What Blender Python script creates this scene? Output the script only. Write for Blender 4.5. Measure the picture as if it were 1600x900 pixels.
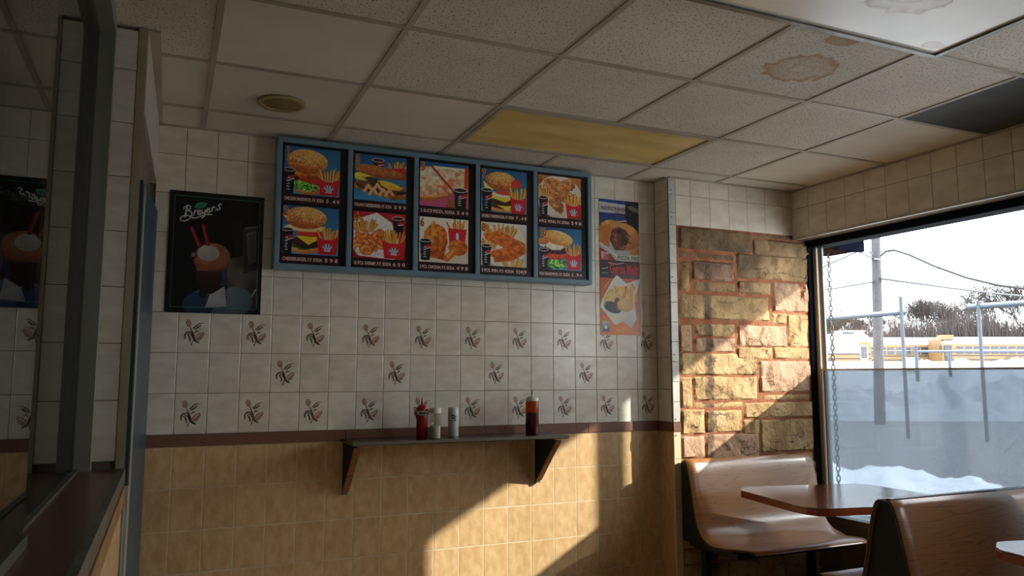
import bpy, bmesh, math, random
import numpy as np
from mathutils import Vector, Matrix, noise as mnoise
random.seed(7); rng = np.random.default_rng(7)
PI = math.pi
for o in list(bpy.data.objects): bpy.data.objects.remove(o)
SC = bpy.context.scene
COL = SC.collection

# ------------------------------------------------------------ camera
CAM = Vector((0, -4.0414, 1.40))
cam = bpy.data.objects.new('camera', bpy.data.cameras.new('camera')); COL.objects.link(cam)
cam.location = CAM; cam.rotation_euler = (PI/2 + .1112, 0, -.4166)
cam.data.sensor_width = 36; cam.data.lens = 1210.137/1600*36; cam.data.clip_end = 600
SC.camera = cam

# ------------------------------------------------------------ world, sun, window portals, exposure
W = bpy.data.worlds.new('sky'); SC.world = W; W.use_nodes = True
bg = W.node_tree.nodes['Background']
bg.inputs['Color'].default_value = (.94, .96, 1.0, 1); bg.inputs['Strength'].default_value = 7.0
sun = bpy.data.objects.new('sun', bpy.data.lights.new('sun', 'SUN')); COL.objects.link(sun)
sun.data.energy = 6.6; sun.data.angle = math.radians(.75); sun.data.color = (1.0, .95, .87)
SUN = Vector((-1.367, 1.0, -.790)).normalized()
sun.rotation_euler = SUN.to_track_quat('-Z', 'Y').to_euler()
for y0, y1 in ((-.24, -1.98), (-2.75, -3.9)):
    pl = bpy.data.lights.new('window_portal', 'AREA'); pl.shape = 'RECTANGLE'
    pl.size = abs(y1-y0); pl.size_y = 1.75; pl.cycles.is_portal = True
    po = bpy.data.objects.new('window_portal', pl); COL.objects.link(po)
    po.location = (3.99, (y0+y1)/2, 1.37)
    po.rotation_euler = Matrix(((0, 0, 1), (-1, 0, 0), (0, -1, 0))).to_euler()
SC.view_settings.view_transform = 'Standard'; SC.view_settings.look = 'None'
SC.view_settings.gamma = 1; SC.view_settings.use_curve_mapping = False
SC.view_settings.exposure = 0.42
SC.cycles.use_denoising = True
SC.cycles.max_bounces = 10; SC.cycles.diffuse_bounces = 6; SC.cycles.transparent_max_bounces = 16
SC.cycles.sample_clamp_indirect = 6

H = 2.609          # ceiling height
# ------------------------------------------------------------ helpers
def lin(c):
    c = np.asarray(c, float)/255.0
    return np.where(c <= .04045, c/12.92, ((c+.055)/1.055)**2.4)
def rgba(c): r = lin(c); return (float(r[0]), float(r[1]), float(r[2]), 1)

def mat(name, col, rough=.5, metal=0, col2=None, scale=8, detail=4, bump=0, bscale=None, stretch=(1, 1, 1), rnd=0, spec=.5,
        lo=.35, hi=.65, coat=0, coords='Object', trans=0, emit=0):
    m = bpy.data.materials.new(name); m.use_nodes = True
    nt = m.node_tree; N = nt.nodes; L = nt.links; b = N['Principled BSDF']
    b.inputs['Roughness'].default_value = rough; b.inputs['Metallic'].default_value = metal
    b.inputs['Specular IOR Level'].default_value = spec
    b.inputs['Coat Weight'].default_value = coat
    b.inputs['Transmission Weight'].default_value = trans
    b.inputs['Base Color'].default_value = rgba(col)
    tc = N.new('ShaderNodeTexCoord'); mp = N.new('ShaderNodeMapping'); mp.inputs['Scale'].default_value = stretch
    L.new(tc.outputs[coords], mp.inputs['Vector'])
    oi = N.new('ShaderNodeObjectInfo')
    ad = N.new('ShaderNodeVectorMath'); ad.operation = 'MULTIPLY_ADD'
    L.new(oi.outputs['Random'], ad.inputs[0]); ad.inputs[1].default_value = (37, 19, 53); L.new(mp.outputs[0], ad.inputs[2])
    cur = None
    if col2 is not None:
        nz = N.new('ShaderNodeTexNoise'); nz.inputs['Scale'].default_value = scale; nz.inputs['Detail'].default_value = detail
        L.new(ad.outputs[0], nz.inputs['Vector'])
        cr = N.new('ShaderNodeValToRGB'); cr.color_ramp.elements[0].position = lo; cr.color_ramp.elements[1].position = hi
        cr.color_ramp.elements[0].color = rgba(col); cr.color_ramp.elements[1].color = rgba(col2)
        L.new(nz.outputs['Fac'], cr.inputs['Fac']); cur = cr.outputs['Color']
    if rnd:
        hs = N.new('ShaderNodeHueSaturation')
        mr = N.new('ShaderNodeMapRange'); mr.inputs['To Min'].default_value = 1-rnd; mr.inputs['To Max'].default_value = 1+rnd
        L.new(oi.outputs['Random'], mr.inputs['Value']); L.new(mr.outputs[0], hs.inputs['Value'])
        if cur is None: hs.inputs['Color'].default_value = rgba(col)
        else: L.new(cur, hs.inputs['Color'])
        cur = hs.outputs['Color']
    if cur is not None: L.new(cur, b.inputs['Base Color'])
    if bump:
        n2 = N.new('ShaderNodeTexNoise'); n2.inputs['Scale'].default_value = bscale or scale*2; n2.inputs['Detail'].default_value = 5
        L.new(ad.outputs[0], n2.inputs['Vector'])
        bp = N.new('ShaderNodeBump'); bp.inputs['Strength'].default_value = bump; bp.inputs['Distance'].default_value = .01
        L.new(n2.outputs['Fac'], bp.inputs['Height']); L.new(bp.outputs[0], b.inputs['Normal'])
    return m

class MB:
    """collects faces into one mesh"""
    def __init__(s): s.v = []; s.f = []; s.m = []; s.mi = 0
    def add(s, vs, fs):
        b = len(s.v); s.v += [tuple(v) for v in vs]; s.f += [tuple(i+b for i in f) for f in fs]; s.m += [s.mi]*len(fs); return s
    def box(s, x0, x1, y0, y1, z0, z1):
        x0, x1 = sorted((x0, x1)); y0, y1 = sorted((y0, y1)); z0, z1 = sorted((z0, z1))
        return s.add([(x0,y0,z0),(x1,y0,z0),(x1,y1,z0),(x0,y1,z0),(x0,y0,z1),(x1,y0,z1),(x1,y1,z1),(x0,y1,z1)],
                     [(0,3,2,1),(4,5,6,7),(0,1,5,4),(1,2,6,5),(2,3,7,6),(3,0,4,7)])
    def lathe(s, prof, n=24, c=(0, 0, 0), axis='z'):
        vs = []; fs = []
        for r, z in prof:
            for k in range(n):
                a = 2*PI*k/n; vs.append((c[0]+r*math.cos(a), c[1]+r*math.sin(a), c[2]+z))
        for i in range(len(prof)-1):
            for k in range(n): fs.append((i*n+k, i*n+(k+1) % n, (i+1)*n+(k+1) % n, (i+1)*n+k))
        fs.append(tuple(range(n))[::-1]); fs.append(tuple((len(prof)-1)*n+k for k in range(n)))
        return s.add(vs, fs)
    def tube(s, pts, rad, n=6, r1=None):
        pts = [Vector(p) for p in pts]; m = len(pts); vs = []; fs = []
        for i, p in enumerate(pts):
            d = (pts[min(i+1, m-1)]-pts[max(i-1, 0)]).normalized()
            u = d.orthogonal().normalized() if i == 0 else (u-d*u.dot(d)).normalized()
            w = d.cross(u); r = rad if r1 is None else rad+(r1-rad)*i/(m-1)
            for k in range(n):
                a = 2*PI*k/n; vs.append(p+u*math.cos(a)*r+w*math.sin(a)*r)
        for i in range(m-1):
            for k in range(n): fs.append((i*n+k, i*n+(k+1) % n, (i+1)*n+(k+1) % n, (i+1)*n+k))
        fs.append(tuple(range(n))[::-1]); fs.append(tuple((m-1)*n+k for k in range(n)))
        return s.add(vs, fs)
    def prism(s, poly, axis, a, b):
        """poly: 2D points in the plane normal to axis"""
        def P(p, t):
            return (t, p[0], p[1]) if axis == 'x' else (p[0], t, p[1]) if axis == 'y' else (p[0], p[1], t)
        n = len(poly); vs = [P(p, a) for p in poly]+[P(p, b) for p in poly]
        fs = [tuple(range(n)), tuple(range(n, 2*n))[::-1]]+[(i, i+n, (i+1) % n+n, (i+1) % n) for i in range(n)]
        return s.add(vs, fs)
    def mesh(s, name, mats):
        me = bpy.data.meshes.new(name); me.from_pydata(s.v, [], s.f)
        for m in (mats if isinstance(mats, (list, tuple)) else [mats]): me.materials.append(m)
        me.polygons.foreach_set('material_index', s.m)
        bm = bmesh.new(); bm.from_mesh(me); bmesh.ops.recalc_face_normals(bm, faces=bm.faces); bm.to_mesh(me); bm.free()
        return me
    def build(s, name, mats, parent=None, smooth=False, bevel=0, loc=None, kind=None):
        me = s.mesh(name, mats)
        if smooth: me.shade_smooth(); me.set_sharp_from_angle(angle=math.radians(40))
        return link(name, me, parent, loc, bevel, kind)

def link(name, data, parent=None, loc=None, bevel=0, kind=None, rz=0):
    o = bpy.data.objects.new(name, data); COL.objects.link(o)
    if parent: o.parent = parent
    if loc: o.location = loc
    if rz: o.rotation_euler = (0, 0, rz)
    if bevel:
        md = o.modifiers.new('bevel', 'BEVEL'); md.width = bevel; md.segments = 2; md.limit_method = 'ANGLE'
    if kind: o['kind'] = kind
    return o
def box(*a): return MB().box(*a)
def tag(o, label, cat, group=None, kind=None):
    o['label'] = label; o['category'] = cat
    if group: o['group'] = group
    if kind: o['kind'] = kind
    return o
def thing(name, label, cat, loc=(0, 0, 0), rz=0, group=None):
    o = bpy.data.objects.new(name, None); COL.objects.link(o); o.location = loc; o.rotation_euler = (0, 0, rz)
    o.empty_display_size = .05
    return tag(o, label, cat, group)
def copy_tree(o, parent=None):
    c = o.copy(); COL.objects.link(c); c.parent = parent
    for ch in [x for x in bpy.data.objects if x.parent == o]: copy_tree(ch, c)
    return c

# ------------------------------------------------------------ materials
M = {}
M['white_tile'] = mat('glazed_white_tile', (230, 222, 206), .22, col2=(214, 204, 186), scale=9, detail=6, stretch=(1, 1, 2.2), bump=.05, bscale=25, rnd=.035)
M['tan_tile'] = mat('glazed_tan_tile', (212, 178, 132), .28, col2=(194, 156, 108), scale=16, detail=7, stretch=(1.8, 1, 1), bump=.06, bscale=30, rnd=.04)
M['grout'] = mat('dark_grout', (120, 108, 90), .9, col2=(96, 84, 68), scale=6)
M['tan_grout'] = mat('cream_grout', (214, 196, 160), .9, col2=(190, 168, 130), scale=6)
M['dado'] = mat('speckled_brown_tile', (110, 72, 58), .3, col2=(132, 94, 76), scale=220, detail=2, rnd=.05)
M['print'] = mat('flower_print_brown', (104, 88, 72), .3); M['print_red'] = mat('flower_print_red', (166, 122, 104), .3)
M['trim_white'] = mat('white_trim', (200, 196, 184), .35, col2=(184, 178, 164), scale=12)
M['screw'] = mat('screw_metal', (70, 66, 60), .4, .8)
M['plaster'] = mat('painted_plaster', (112, 102, 86), .85, col2=(104, 94, 78), scale=4)
M['floor'] = mat('beige_floor', (186, 172, 150), .4, col2=(170, 154, 132), scale=30)
M['mortar'] = mat('red_mortar', (168, 108, 72), .95, col2=(140, 84, 54), scale=18, bump=.5, bscale=80)
M['tbar'] = mat('ceiling_rail_paint', (186, 178, 162), .55, col2=(166, 156, 138), scale=3)
M['black'] = mat('black_paint', (18, 17, 18), .4); M['blackmatte'] = mat('matte_black', (10, 10, 11), .7)
M['window_frame'] = mat('dark_blue_frame', (22, 29, 38), .9, 0, spec=.1, col2=(20, 26, 34), scale=6)
M['window_green'] = mat('grey_green_frame', (120, 138, 136), .4, .3, col2=(98, 116, 114), scale=5, stretch=(1, 1, .2))
M['bronze'] = mat('tan_metal_strip', (196, 184, 160), .4, .3)
M['alu'] = mat('worn_aluminium', (120, 118, 108), .42, .6, col2=(92, 90, 80), scale=12)
M['alu_dark'] = mat('dull_grey_metal', (136, 136, 126), .5, .1, col2=(116, 118, 108), scale=5, stretch=(1, 1, .1))
M['door_blue'] = mat('slate_blue_paint', (46, 72, 84), .4, col2=(40, 62, 74), scale=4)
M['ledge'] = mat('maroon_laminate', (96, 58, 48), .3, col2=(82, 48, 40), scale=60)
M['wood_strip'] = mat('tan_wood_strip', (158, 116, 70), .5, col2=(132, 92, 52), scale=5, stretch=(8, 1, 8))
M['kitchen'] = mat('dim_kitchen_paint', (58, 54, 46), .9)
M['frame_blue'] = mat('blue_grey_frame', (118, 146, 162), .35, col2=(106, 134, 150), scale=5)
M['steel'] = mat('brushed_shelf_top', (92, 88, 84), .22, .75, col2=(70, 66, 62), scale=6, stretch=(.5, 6, 1))
M['shelf_edge'] = mat('shelf_edge_trim', (120, 112, 98), .4, .3)
M['bracket_wood'] = mat('bracket_wood', (150, 92, 52), .5, col2=(112, 64, 34), scale=6, stretch=(8, 8, 1))
M['red_plastic'] = mat('red_plastic', (168, 24, 24), .28, coat=.3); M['red_dark'] = mat('ketchup_fill', (140, 16, 18), .3)
M['white_plastic'] = mat('white_plastic', (214, 210, 198), .35); M['label'] = mat('paper_label', (196, 196, 186), .6)
M['ink'] = mat('dark_ink', (52, 40, 44), .6); M['grain'] = mat('salt_grains', (206, 200, 184), .8)
M['yellowed'] = mat('yellowed_diffuser', (232, 208, 132), .45, col2=(208, 180, 104), scale=2.5, stretch=(1, 3, 1))
M['diffuser'] = mat('prismatic_diffuser', (206, 200, 180), .4, col2=(186, 176, 150), scale=2.2, bump=.25, bscale=300)
M['speaker'] = mat('yellowed_speaker_grille', (176, 156, 104), .6, col2=(150, 130, 84), scale=80)
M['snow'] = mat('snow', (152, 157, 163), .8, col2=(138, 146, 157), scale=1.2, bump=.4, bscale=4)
M['asphalt'] = mat('wet_grey_asphalt', (75, 77, 81), .6, col2=(100, 102, 106), scale=.35, stretch=(0, 0, 0))
M['bark'] = mat('weathered_pole_wood', (68, 68, 71), .9, col2=(55, 55, 59), scale=8, stretch=(4, 4, .3), bump=.4)
M['twig'] = mat('bare_twigs', (68, 63, 62), .9, col2=(55, 50, 48), scale=.4)
M['brush'] = mat('grey_brush', (55, 47, 46), .95, col2=(69, 62, 59), scale=3)
M['galv'] = mat('galvanised_pipe', (55, 64, 73), .5, .2); M['wire'] = mat('black_cable', (11, 10, 11), .6)
M['bus_yellow'] = mat('school_bus_yellow', (124, 96, 62), .5, col2=(118, 90, 56), scale=.8)
M['bus_black'] = mat('bus_black_rail', (42, 40, 42), .5); M['bus_glass'] = mat('bus_window_glass', (43, 51, 60), .12)
M['tyre'] = mat('tyre_rubber', (34, 34, 36), .8); M['bus_white'] = mat('bus_roof_paint', (137, 140, 145), .5)
M['brick'] = mat('reddish_fascia', (48, 30, 24), .9, col2=(38, 24, 18), scale=6, spec=0)
M['concrete'] = mat('pale_building_wall', (124, 118, 112), .8, col2=(113, 107, 101), scale=.5)

# wood laminate for the booths
def oak(name, c1, c2, rough=.34, axis=(1.2, 14, 14)):
    m = mat(name, c1, rough, coat=.6)
    m.node_tree.nodes['Principled BSDF'].inputs['Coat Roughness'].default_value = .16
    N = m.node_tree.nodes; L = m.node_tree.links; b = N['Principled BSDF']
    tc = N.new('ShaderNodeTexCoord'); mp = N.new('ShaderNodeMapping'); mp.inputs['Scale'].default_value = axis
    L.new(tc.outputs['Object'], mp.inputs[0])
    nz = N.new('ShaderNodeTexNoise'); nz.inputs['Scale'].default_value = .8; nz.inputs['Detail'].default_value = 2
    L.new(mp.outputs[0], nz.inputs['Vector'])
    mu = N.new('ShaderNodeMath'); mu.operation = 'MULTIPLY'; mu.inputs[1].default_value = 15; L.new(nz.outputs['Fac'], mu.inputs[0])
    fr = N.new('ShaderNodeMath'); fr.operation = 'FRACT'; L.new(mu.outputs[0], fr.inputs[0])
    cr = N.new('ShaderNodeValToRGB'); E = cr.color_ramp.elements
    E[0].position = 0; E[0].color = rgba([(a*1.2+b)/2.2 for a, b in zip(c1, c2)]); E[1].position = .2; E[1].color = rgba(c1)
    e = E.new(.93); e.color = rgba(c1); e = E.new(1); e.color = rgba(c2)
    L.new(fr.outputs[0], cr.inputs[0])
    n2 = N.new('ShaderNodeTexNoise'); n2.inputs['Scale'].default_value = 14; n2.inputs['Detail'].default_value = 6
    mp2 = N.new('ShaderNodeMapping'); mp2.inputs['Scale'].default_value = (axis[0], axis[1]*1.5, axis[2]*1.5)
    L.new(tc.outputs['Object'], mp2.inputs[0]); L.new(mp2.outputs[0], n2.inputs['Vector'])
    mx = N.new('ShaderNodeMix'); mx.data_type = 'RGBA'; mx.blend_type = 'MULTIPLY'; mx.inputs['Factor'].default_value = .3
    L.new(cr.outputs[0], mx.inputs['A']); L.new(n2.outputs['Fac'], mx.inputs['B'])
    hs = N.new('ShaderNodeHueSaturation'); hs.inputs['Value'].default_value = 1.12; L.new(mx.outputs['Result'], hs.inputs['Color'])
    L.new(hs.outputs[0], b.inputs['Base Color'])
    return m
M['oak'] = oak('oak_laminate', (178, 120, 62), (128, 78, 36))
M['table_top'] = oak('cherry_brown_table_laminate', (122, 76, 58), (104, 62, 48), .12)
M['table_edge'] = mat('red_brown_table_edge', (146, 62, 34), .35)

# rough sandstone, pieces tinted one by one
def stone_mat():
    m = mat('split_sandstone', (206, 172, 122), .9, col2=(170, 134, 90), scale=7, detail=8, bump=.9, bscale=38, rnd=.1)
    nt = m.node_tree; N = nt.nodes; L = nt.links; b = N['Principled BSDF']
    src = b.inputs['Base Color'].links[0].from_socket
    # black tar streak that runs down the wall and patchy darkening of the upper stones
    g = N.new('ShaderNodeNewGeometry'); sx = N.new('ShaderNodeSeparateXYZ'); L.new(g.outputs['Position'], sx.inputs[0])
    nz = N.new('ShaderNodeTexNoise'); nz.inputs['Scale'].default_value = 22; nz.inputs['Detail'].default_value = 6
    L.new(g.outputs['Position'], nz.inputs['Vector'])
    ab = N.new('ShaderNodeMath'); ab.operation = 'SUBTRACT'; ab.inputs[1].default_value = 3.005; L.new(sx.outputs['X'], ab.inputs[0])
    ab.inputs[1].default_value = 3.042
    a2 = N.new('ShaderNodeMath'); a2.operation = 'ABSOLUTE'; L.new(ab.outputs[0], a2.inputs[0])
    mr = N.new('ShaderNodeMapRange'); mr.inputs['From Min'].default_value = .06; mr.inputs['From Max'].default_value = 0; L.new(a2.outputs[0], mr.inputs['Value'])
    mu = N.new('ShaderNodeMath'); mu.operation = 'MULTIPLY'; L.new(mr.outputs[0], mu.inputs[0]); L.new(nz.outputs['Fac'], mu.inputs[1])
    r1 = N.new('ShaderNodeMapRange'); r1.inputs['From Min'].default_value = .17; r1.inputs['From Max'].default_value = .33; r1.inputs['To Max'].default_value = .75; L.new(mu.outputs[0], r1.inputs['Value'])
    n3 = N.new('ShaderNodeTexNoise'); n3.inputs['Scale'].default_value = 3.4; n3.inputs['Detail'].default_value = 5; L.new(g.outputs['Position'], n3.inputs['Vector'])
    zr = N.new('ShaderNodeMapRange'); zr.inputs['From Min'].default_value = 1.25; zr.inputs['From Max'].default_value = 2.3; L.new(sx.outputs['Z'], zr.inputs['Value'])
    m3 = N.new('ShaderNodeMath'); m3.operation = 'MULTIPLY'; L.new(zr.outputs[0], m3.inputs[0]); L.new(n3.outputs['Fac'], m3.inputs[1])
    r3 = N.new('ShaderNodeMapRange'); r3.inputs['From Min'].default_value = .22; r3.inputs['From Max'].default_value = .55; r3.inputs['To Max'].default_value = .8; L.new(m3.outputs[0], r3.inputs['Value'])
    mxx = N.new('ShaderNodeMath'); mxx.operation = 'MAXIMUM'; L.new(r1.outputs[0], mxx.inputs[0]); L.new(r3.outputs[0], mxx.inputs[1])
    # some stones pinkish
    oi = N.new('ShaderNodeObjectInfo'); gt = N.new('ShaderNodeMath'); gt.operation = 'GREATER_THAN'; gt.inputs[1].default_value = .68; L.new(oi.outputs['Random'], gt.inputs[0])
    gs = N.new('ShaderNodeMath'); gs.operation = 'MULTIPLY'; gs.inputs[1].default_value = .7; L.new(gt.outputs[0], gs.inputs[0])
    mp = N.new('ShaderNodeMix'); mp.data_type = 'RGBA'; L.new(gs.outputs[0], mp.inputs['Factor']); L.new(src, mp.inputs['A']); mp.inputs['B'].default_value = rgba((188, 148, 124))
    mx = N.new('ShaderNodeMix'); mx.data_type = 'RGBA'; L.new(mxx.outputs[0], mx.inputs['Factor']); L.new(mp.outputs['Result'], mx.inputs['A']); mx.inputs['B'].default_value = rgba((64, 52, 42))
    # thin broken cracks in the split faces
    wv = N.new('ShaderNodeVectorMath'); wv.operation = 'MULTIPLY_ADD'; L.new(nz.outputs['Color'], wv.inputs[0]); wv.inputs[1].default_value = (.09, .09, .05); L.new(g.outputs['Position'], wv.inputs[2])
    ms = N.new('ShaderNodeVectorMath'); ms.operation = 'MULTIPLY'; ms.inputs[1].default_value = (.8, 1, 1.5); L.new(wv.outputs[0], ms.inputs[0])
    vo = N.new('ShaderNodeTexVoronoi'); vo.feature = 'DISTANCE_TO_EDGE'; vo.inputs['Scale'].default_value = 8; L.new(ms.outputs[0], vo.inputs['Vector'])
    vr = N.new('ShaderNodeMapRange'); vr.inputs['From Min'].default_value = .012; vr.inputs['From Max'].default_value = .035; vr.inputs['To Min'].default_value = 1; vr.inputs['To Max'].default_value = 0; L.new(vo.outputs['Distance'], vr.inputs['Value'])
    n5 = N.new('ShaderNodeTexNoise'); n5.inputs['Scale'].default_value = 6; L.new(g.outputs['Position'], n5.inputs['Vector'])
    n5r = N.new('ShaderNodeMapRange'); n5r.inputs['From Min'].default_value = .47; n5r.inputs['From Max'].default_value = .6; n5r.inputs['To Max'].default_value = .8; L.new(n5.outputs['Fac'], n5r.inputs['Value'])
    cm_ = N.new('ShaderNodeMath'); cm_.operation = 'MULTIPLY'; L.new(vr.outputs[0], cm_.inputs[0]); L.new(n5r.outputs[0], cm_.inputs[1])
    mk = N.new('ShaderNodeMix'); mk.data_type = 'RGBA'; L.new(cm_.outputs[0], mk.inputs['Factor']); L.new(mx.outputs['Result'], mk.inputs['A']); mk.inputs['B'].default_value = rgba((58, 42, 32))
    L.new(mk.outputs['Result'], b.inputs['Base Color'])
    return m
M['stone'] = stone_mat()

# pitted acoustic tile, optionally with brown water rings
def acoustic(name, base, pit, rings=(), pits=True):
    m = mat(name, base, .9, col2=tuple(int(c*.95) for c in base), scale=3, rnd=.03)
    nt = m.node_tree; N = nt.nodes; L = nt.links; b = N['Principled BSDF']
    cur = b.inputs['Base Color'].links[0].from_socket
    tc = N.new('ShaderNodeTexCoord')
    if pits:
        mp = N.new('ShaderNodeMapping'); mp.inputs['Scale'].default_value = (95, 60, 60); mp.inputs['Rotation'].default_value = (0, 0, .5); L.new(tc.outputs['Object'], mp.inputs[0])
        nz = N.new('ShaderNodeTexNoise'); nz.inputs['Scale'].default_value = 1.6; nz.inputs['Detail'].default_value = 2.5; L.new(mp.outputs[0], nz.inputs['Vector'])
        cr = N.new('ShaderNodeValToRGB'); cr.color_ramp.elements[0].position = .33; cr.color_ramp.elements[0].color = (0, 0, 0, 1)
        cr.color_ramp.elements[1].position = .41; cr.color_ramp.elements[1].color = (1, 1, 1, 1); L.new(nz.outputs['Fac'], cr.inputs[0])
        mx = N.new('ShaderNodeMix'); mx.data_type = 'RGBA'; L.new(cr.outputs[0], mx.inputs['Factor']); mx.inputs['A'].default_value = rgba(pit); L.new(cur, mx.inputs['B']); cur = mx.outputs['Result']
        bp = N.new('ShaderNodeBump'); bp.inputs['Strength'].default_value = .6; bp.inputs['Distance'].default_value = .004
        L.new(cr.outputs[0], bp.inputs['Height']); L.new(bp.outputs[0], b.inputs['Normal'])
    for (cx, cy, rx, ry, ring) in rings:
        mp = N.new('ShaderNodeMapping'); mp.vector_type = 'POINT'
        mp.inputs['Location'].default_value = (-cx/rx, -cy/ry, 0); mp.inputs['Scale'].default_value = (1/rx, 1/ry, 0); L.new(tc.outputs['Object'], mp.inputs[0])
        nz = N.new('ShaderNodeTexNoise'); nz.inputs['Scale'].default_value = 18; nz.inputs['Detail'].default_value = 5; L.new(tc.outputs['Object'], nz.inputs['Vector'])
        ln = N.new('ShaderNodeVectorMath'); ln.operation = 'LENGTH'; L.new(mp.outputs[0], ln.inputs[0])
        ad = N.new('ShaderNodeMath'); ad.operation = 'MULTIPLY_ADD'; L.new(nz.outputs['Fac'], ad.inputs[0]); ad.inputs[1].default_value = .9; L.new(ln.outputs['Value'], ad.inputs[2])
        cr = N.new('ShaderNodeValToRGB'); E = cr.color_ramp.elements
        E[0].position = 0; E[0].color = (.1, .1, .1, 1) if ring else (.55, .55, .55, 1)
        E[1].position = 1; E[1].color = (0, 0, 0, 1)
        for p, v in (((.40, .12), (.52, .5), (.62, .2), (.84, .45), (.93, .85), (.99, 0)) if ring else ((.7, .6), (.9, .7), (.97, 0))):
            e = E.new(p); e.color = (v, v, v, 1)
        hv = N.new('ShaderNodeMath'); hv.operation = 'MULTIPLY'; hv.inputs[1].default_value = .66; L.new(ad.outputs[0], hv.inputs[0]); L.new(hv.outputs[0], cr.inputs[0])
        mx = N.new('ShaderNodeMix'); mx.data_type = 'RGBA'; L.new(cr.outputs[0], mx.inputs['Factor']); L.new(cur, mx.inputs['A']); mx.inputs['B'].default_value = rgba((172, 130, 74)); cur = mx.outputs['Result']
    L.new(cur, b.inputs['Base Color'])
    return m
M['acoustic'] = acoustic('pitted_ceiling_tile', (224, 218, 204), (112, 98, 80))
M['acoustic_stained'] = acoustic('water_stained_ceiling_tile', (224, 218, 204), (112, 98, 80), ((.012, .022, .155, .125, True), (-.05, -.245, .075, .05, False)))
M['acoustic_smooth'] = acoustic('smooth_ceiling_tile', (224, 217, 200), (150, 140, 120), (), False)
M['acoustic_dark'] = mat('sooty_dark_ceiling_panel', (74, 76, 76), .7, col2=(48, 50, 52), scale=3)

def schlick(N, L, f0):
    lw = N.new('ShaderNodeLayerWeight'); lw.inputs['Blend'].default_value = .5
    pw_ = N.new('ShaderNodeMath'); pw_.operation = 'POWER'; pw_.inputs[1].default_value = 5; L.new(lw.outputs['Facing'], pw_.inputs[0])
    ma = N.new('ShaderNodeMath'); ma.operation = 'MULTIPLY_ADD'; ma.inputs[1].default_value = 1-f0; ma.inputs[2].default_value = f0; L.new(pw_.outputs[0], ma.inputs[0])
    return ma
def glass_mat(name, tint, ior=1.5, rough=0, boost=1.0):
    m = bpy.data.materials.new(name); m.use_nodes = True; nt = m.node_tree; N = nt.nodes; L = nt.links
    N.remove(N['Principled BSDF']); out = N['Material Output']
    t = N.new('ShaderNodeBsdfTransparent'); t.inputs[0].default_value = tint
    g = N.new('ShaderNodeBsdfGlossy'); g.inputs['Roughness'].default_value = rough; g.inputs['Color'].default_value = (boost, boost, boost, 1)
    f = schlick(N, L, ((ior-1)/(ior+1))**2)
    mx = N.new('ShaderNodeMixShader'); L.new(f.outputs[0], mx.inputs[0]); L.new(t.outputs[0], mx.inputs[1]); L.new(g.outputs[0], mx.inputs[2]); L.new(mx.outputs[0], out.inputs[0])
    return m
M['glass'] = glass_mat('clear_window_glass', (.97, .985, .98, 1), 1.45)
M['glass_dirty'] = glass_mat('service_window_glass', (.72, .74, .7, 1), 1.7, 0, .62)
M['bottle_clear'] = glass_mat('clear_shaker_plastic', (.84, .83, .78, 1), 1.45, .05)
def haze():
    m = bpy.data.materials.new('hazy_plastic_sheet'); m.use_nodes = True; nt = m.node_tree; N = nt.nodes; L = nt.links
    N.remove(N['Principled BSDF']); out = N['Material Output']
    t = N.new('ShaderNodeBsdfTransparent'); t.inputs[0].default_value = (.60, .64, .68, 1)
    d = N.new('ShaderNodeBsdfTranslucent'); d.inputs[0].default_value = rgba((92, 99, 104))
    df = N.new('ShaderNodeBsdfDiffuse'); df.inputs[0].default_value = rgba((100, 106, 110))
    a = N.new('ShaderNodeMixShader'); a.inputs[0].default_value = .35; L.new(d.outputs[0], a.inputs[1]); L.new(df.outputs[0], a.inputs[2])
    tc = N.new('ShaderNodeTexCoord'); mp = N.new('ShaderNodeMapping'); mp.inputs['Scale'].default_value = (1, 1.2, .5); L.new(tc.outputs['Object'], mp.inputs[0])
    nz = N.new('ShaderNodeTexNoise'); nz.inputs['Scale'].default_value = 2.6; nz.inputs['Detail'].default_value = 6; L.new(mp.outputs[0], nz.inputs['Vector'])
    mr = N.new('ShaderNodeMapRange'); mr.inputs['To Min'].default_value = .40; mr.inputs['To Max'].default_value = .60; L.new(nz.outputs['Fac'], mr.inputs['Value'])
    b = N.new('ShaderNodeMixShader'); L.new(mr.outputs[0], b.inputs[0]); L.new(t.outputs[0], b.inputs[1]); L.new(a.outputs[0], b.inputs[2])
    g = N.new('ShaderNodeBsdfGlossy'); g.inputs['Roughness'].default_value = .05
    f = schlick(N, L, .03)
    c = N.new('ShaderNodeMixShader'); L.new(f.outputs[0], c.inputs[0]); L.new(b.outputs[0], c.inputs[1]); L.new(g.outputs[0], c.inputs[2]); L.new(c.outputs[0], out.inputs[0])
    return m
M['haze'] = haze()
def liquid(name, col):
    m = mat(name, col, .15, trans=.6); m.node_tree.nodes['Principled BSDF'].inputs['IOR'].default_value = 1.2; return m
M['sauce_thin'] = liquid('orange_sauce_film', (196, 82, 30)); M['sauce'] = mat('dark_red_sauce', (74, 26, 26), .2)

# flat print: colours come from the mesh's own colour layer
def print_mat(name, rough=.35):
    m = bpy.data.materials.new(name); m.use_nodes = True; N = m.node_tree.nodes
    a = N.new('ShaderNodeVertexColor'); a.layer_name = 'ink'
    b = N['Principled BSDF']; b.inputs['Roughness'].default_value = rough
    m.node_tree.links.new(a.outputs['Color'], b.inputs['Base Color']); return m
M['photo_print'] = print_mat('glossy_photo_print', .3)

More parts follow.
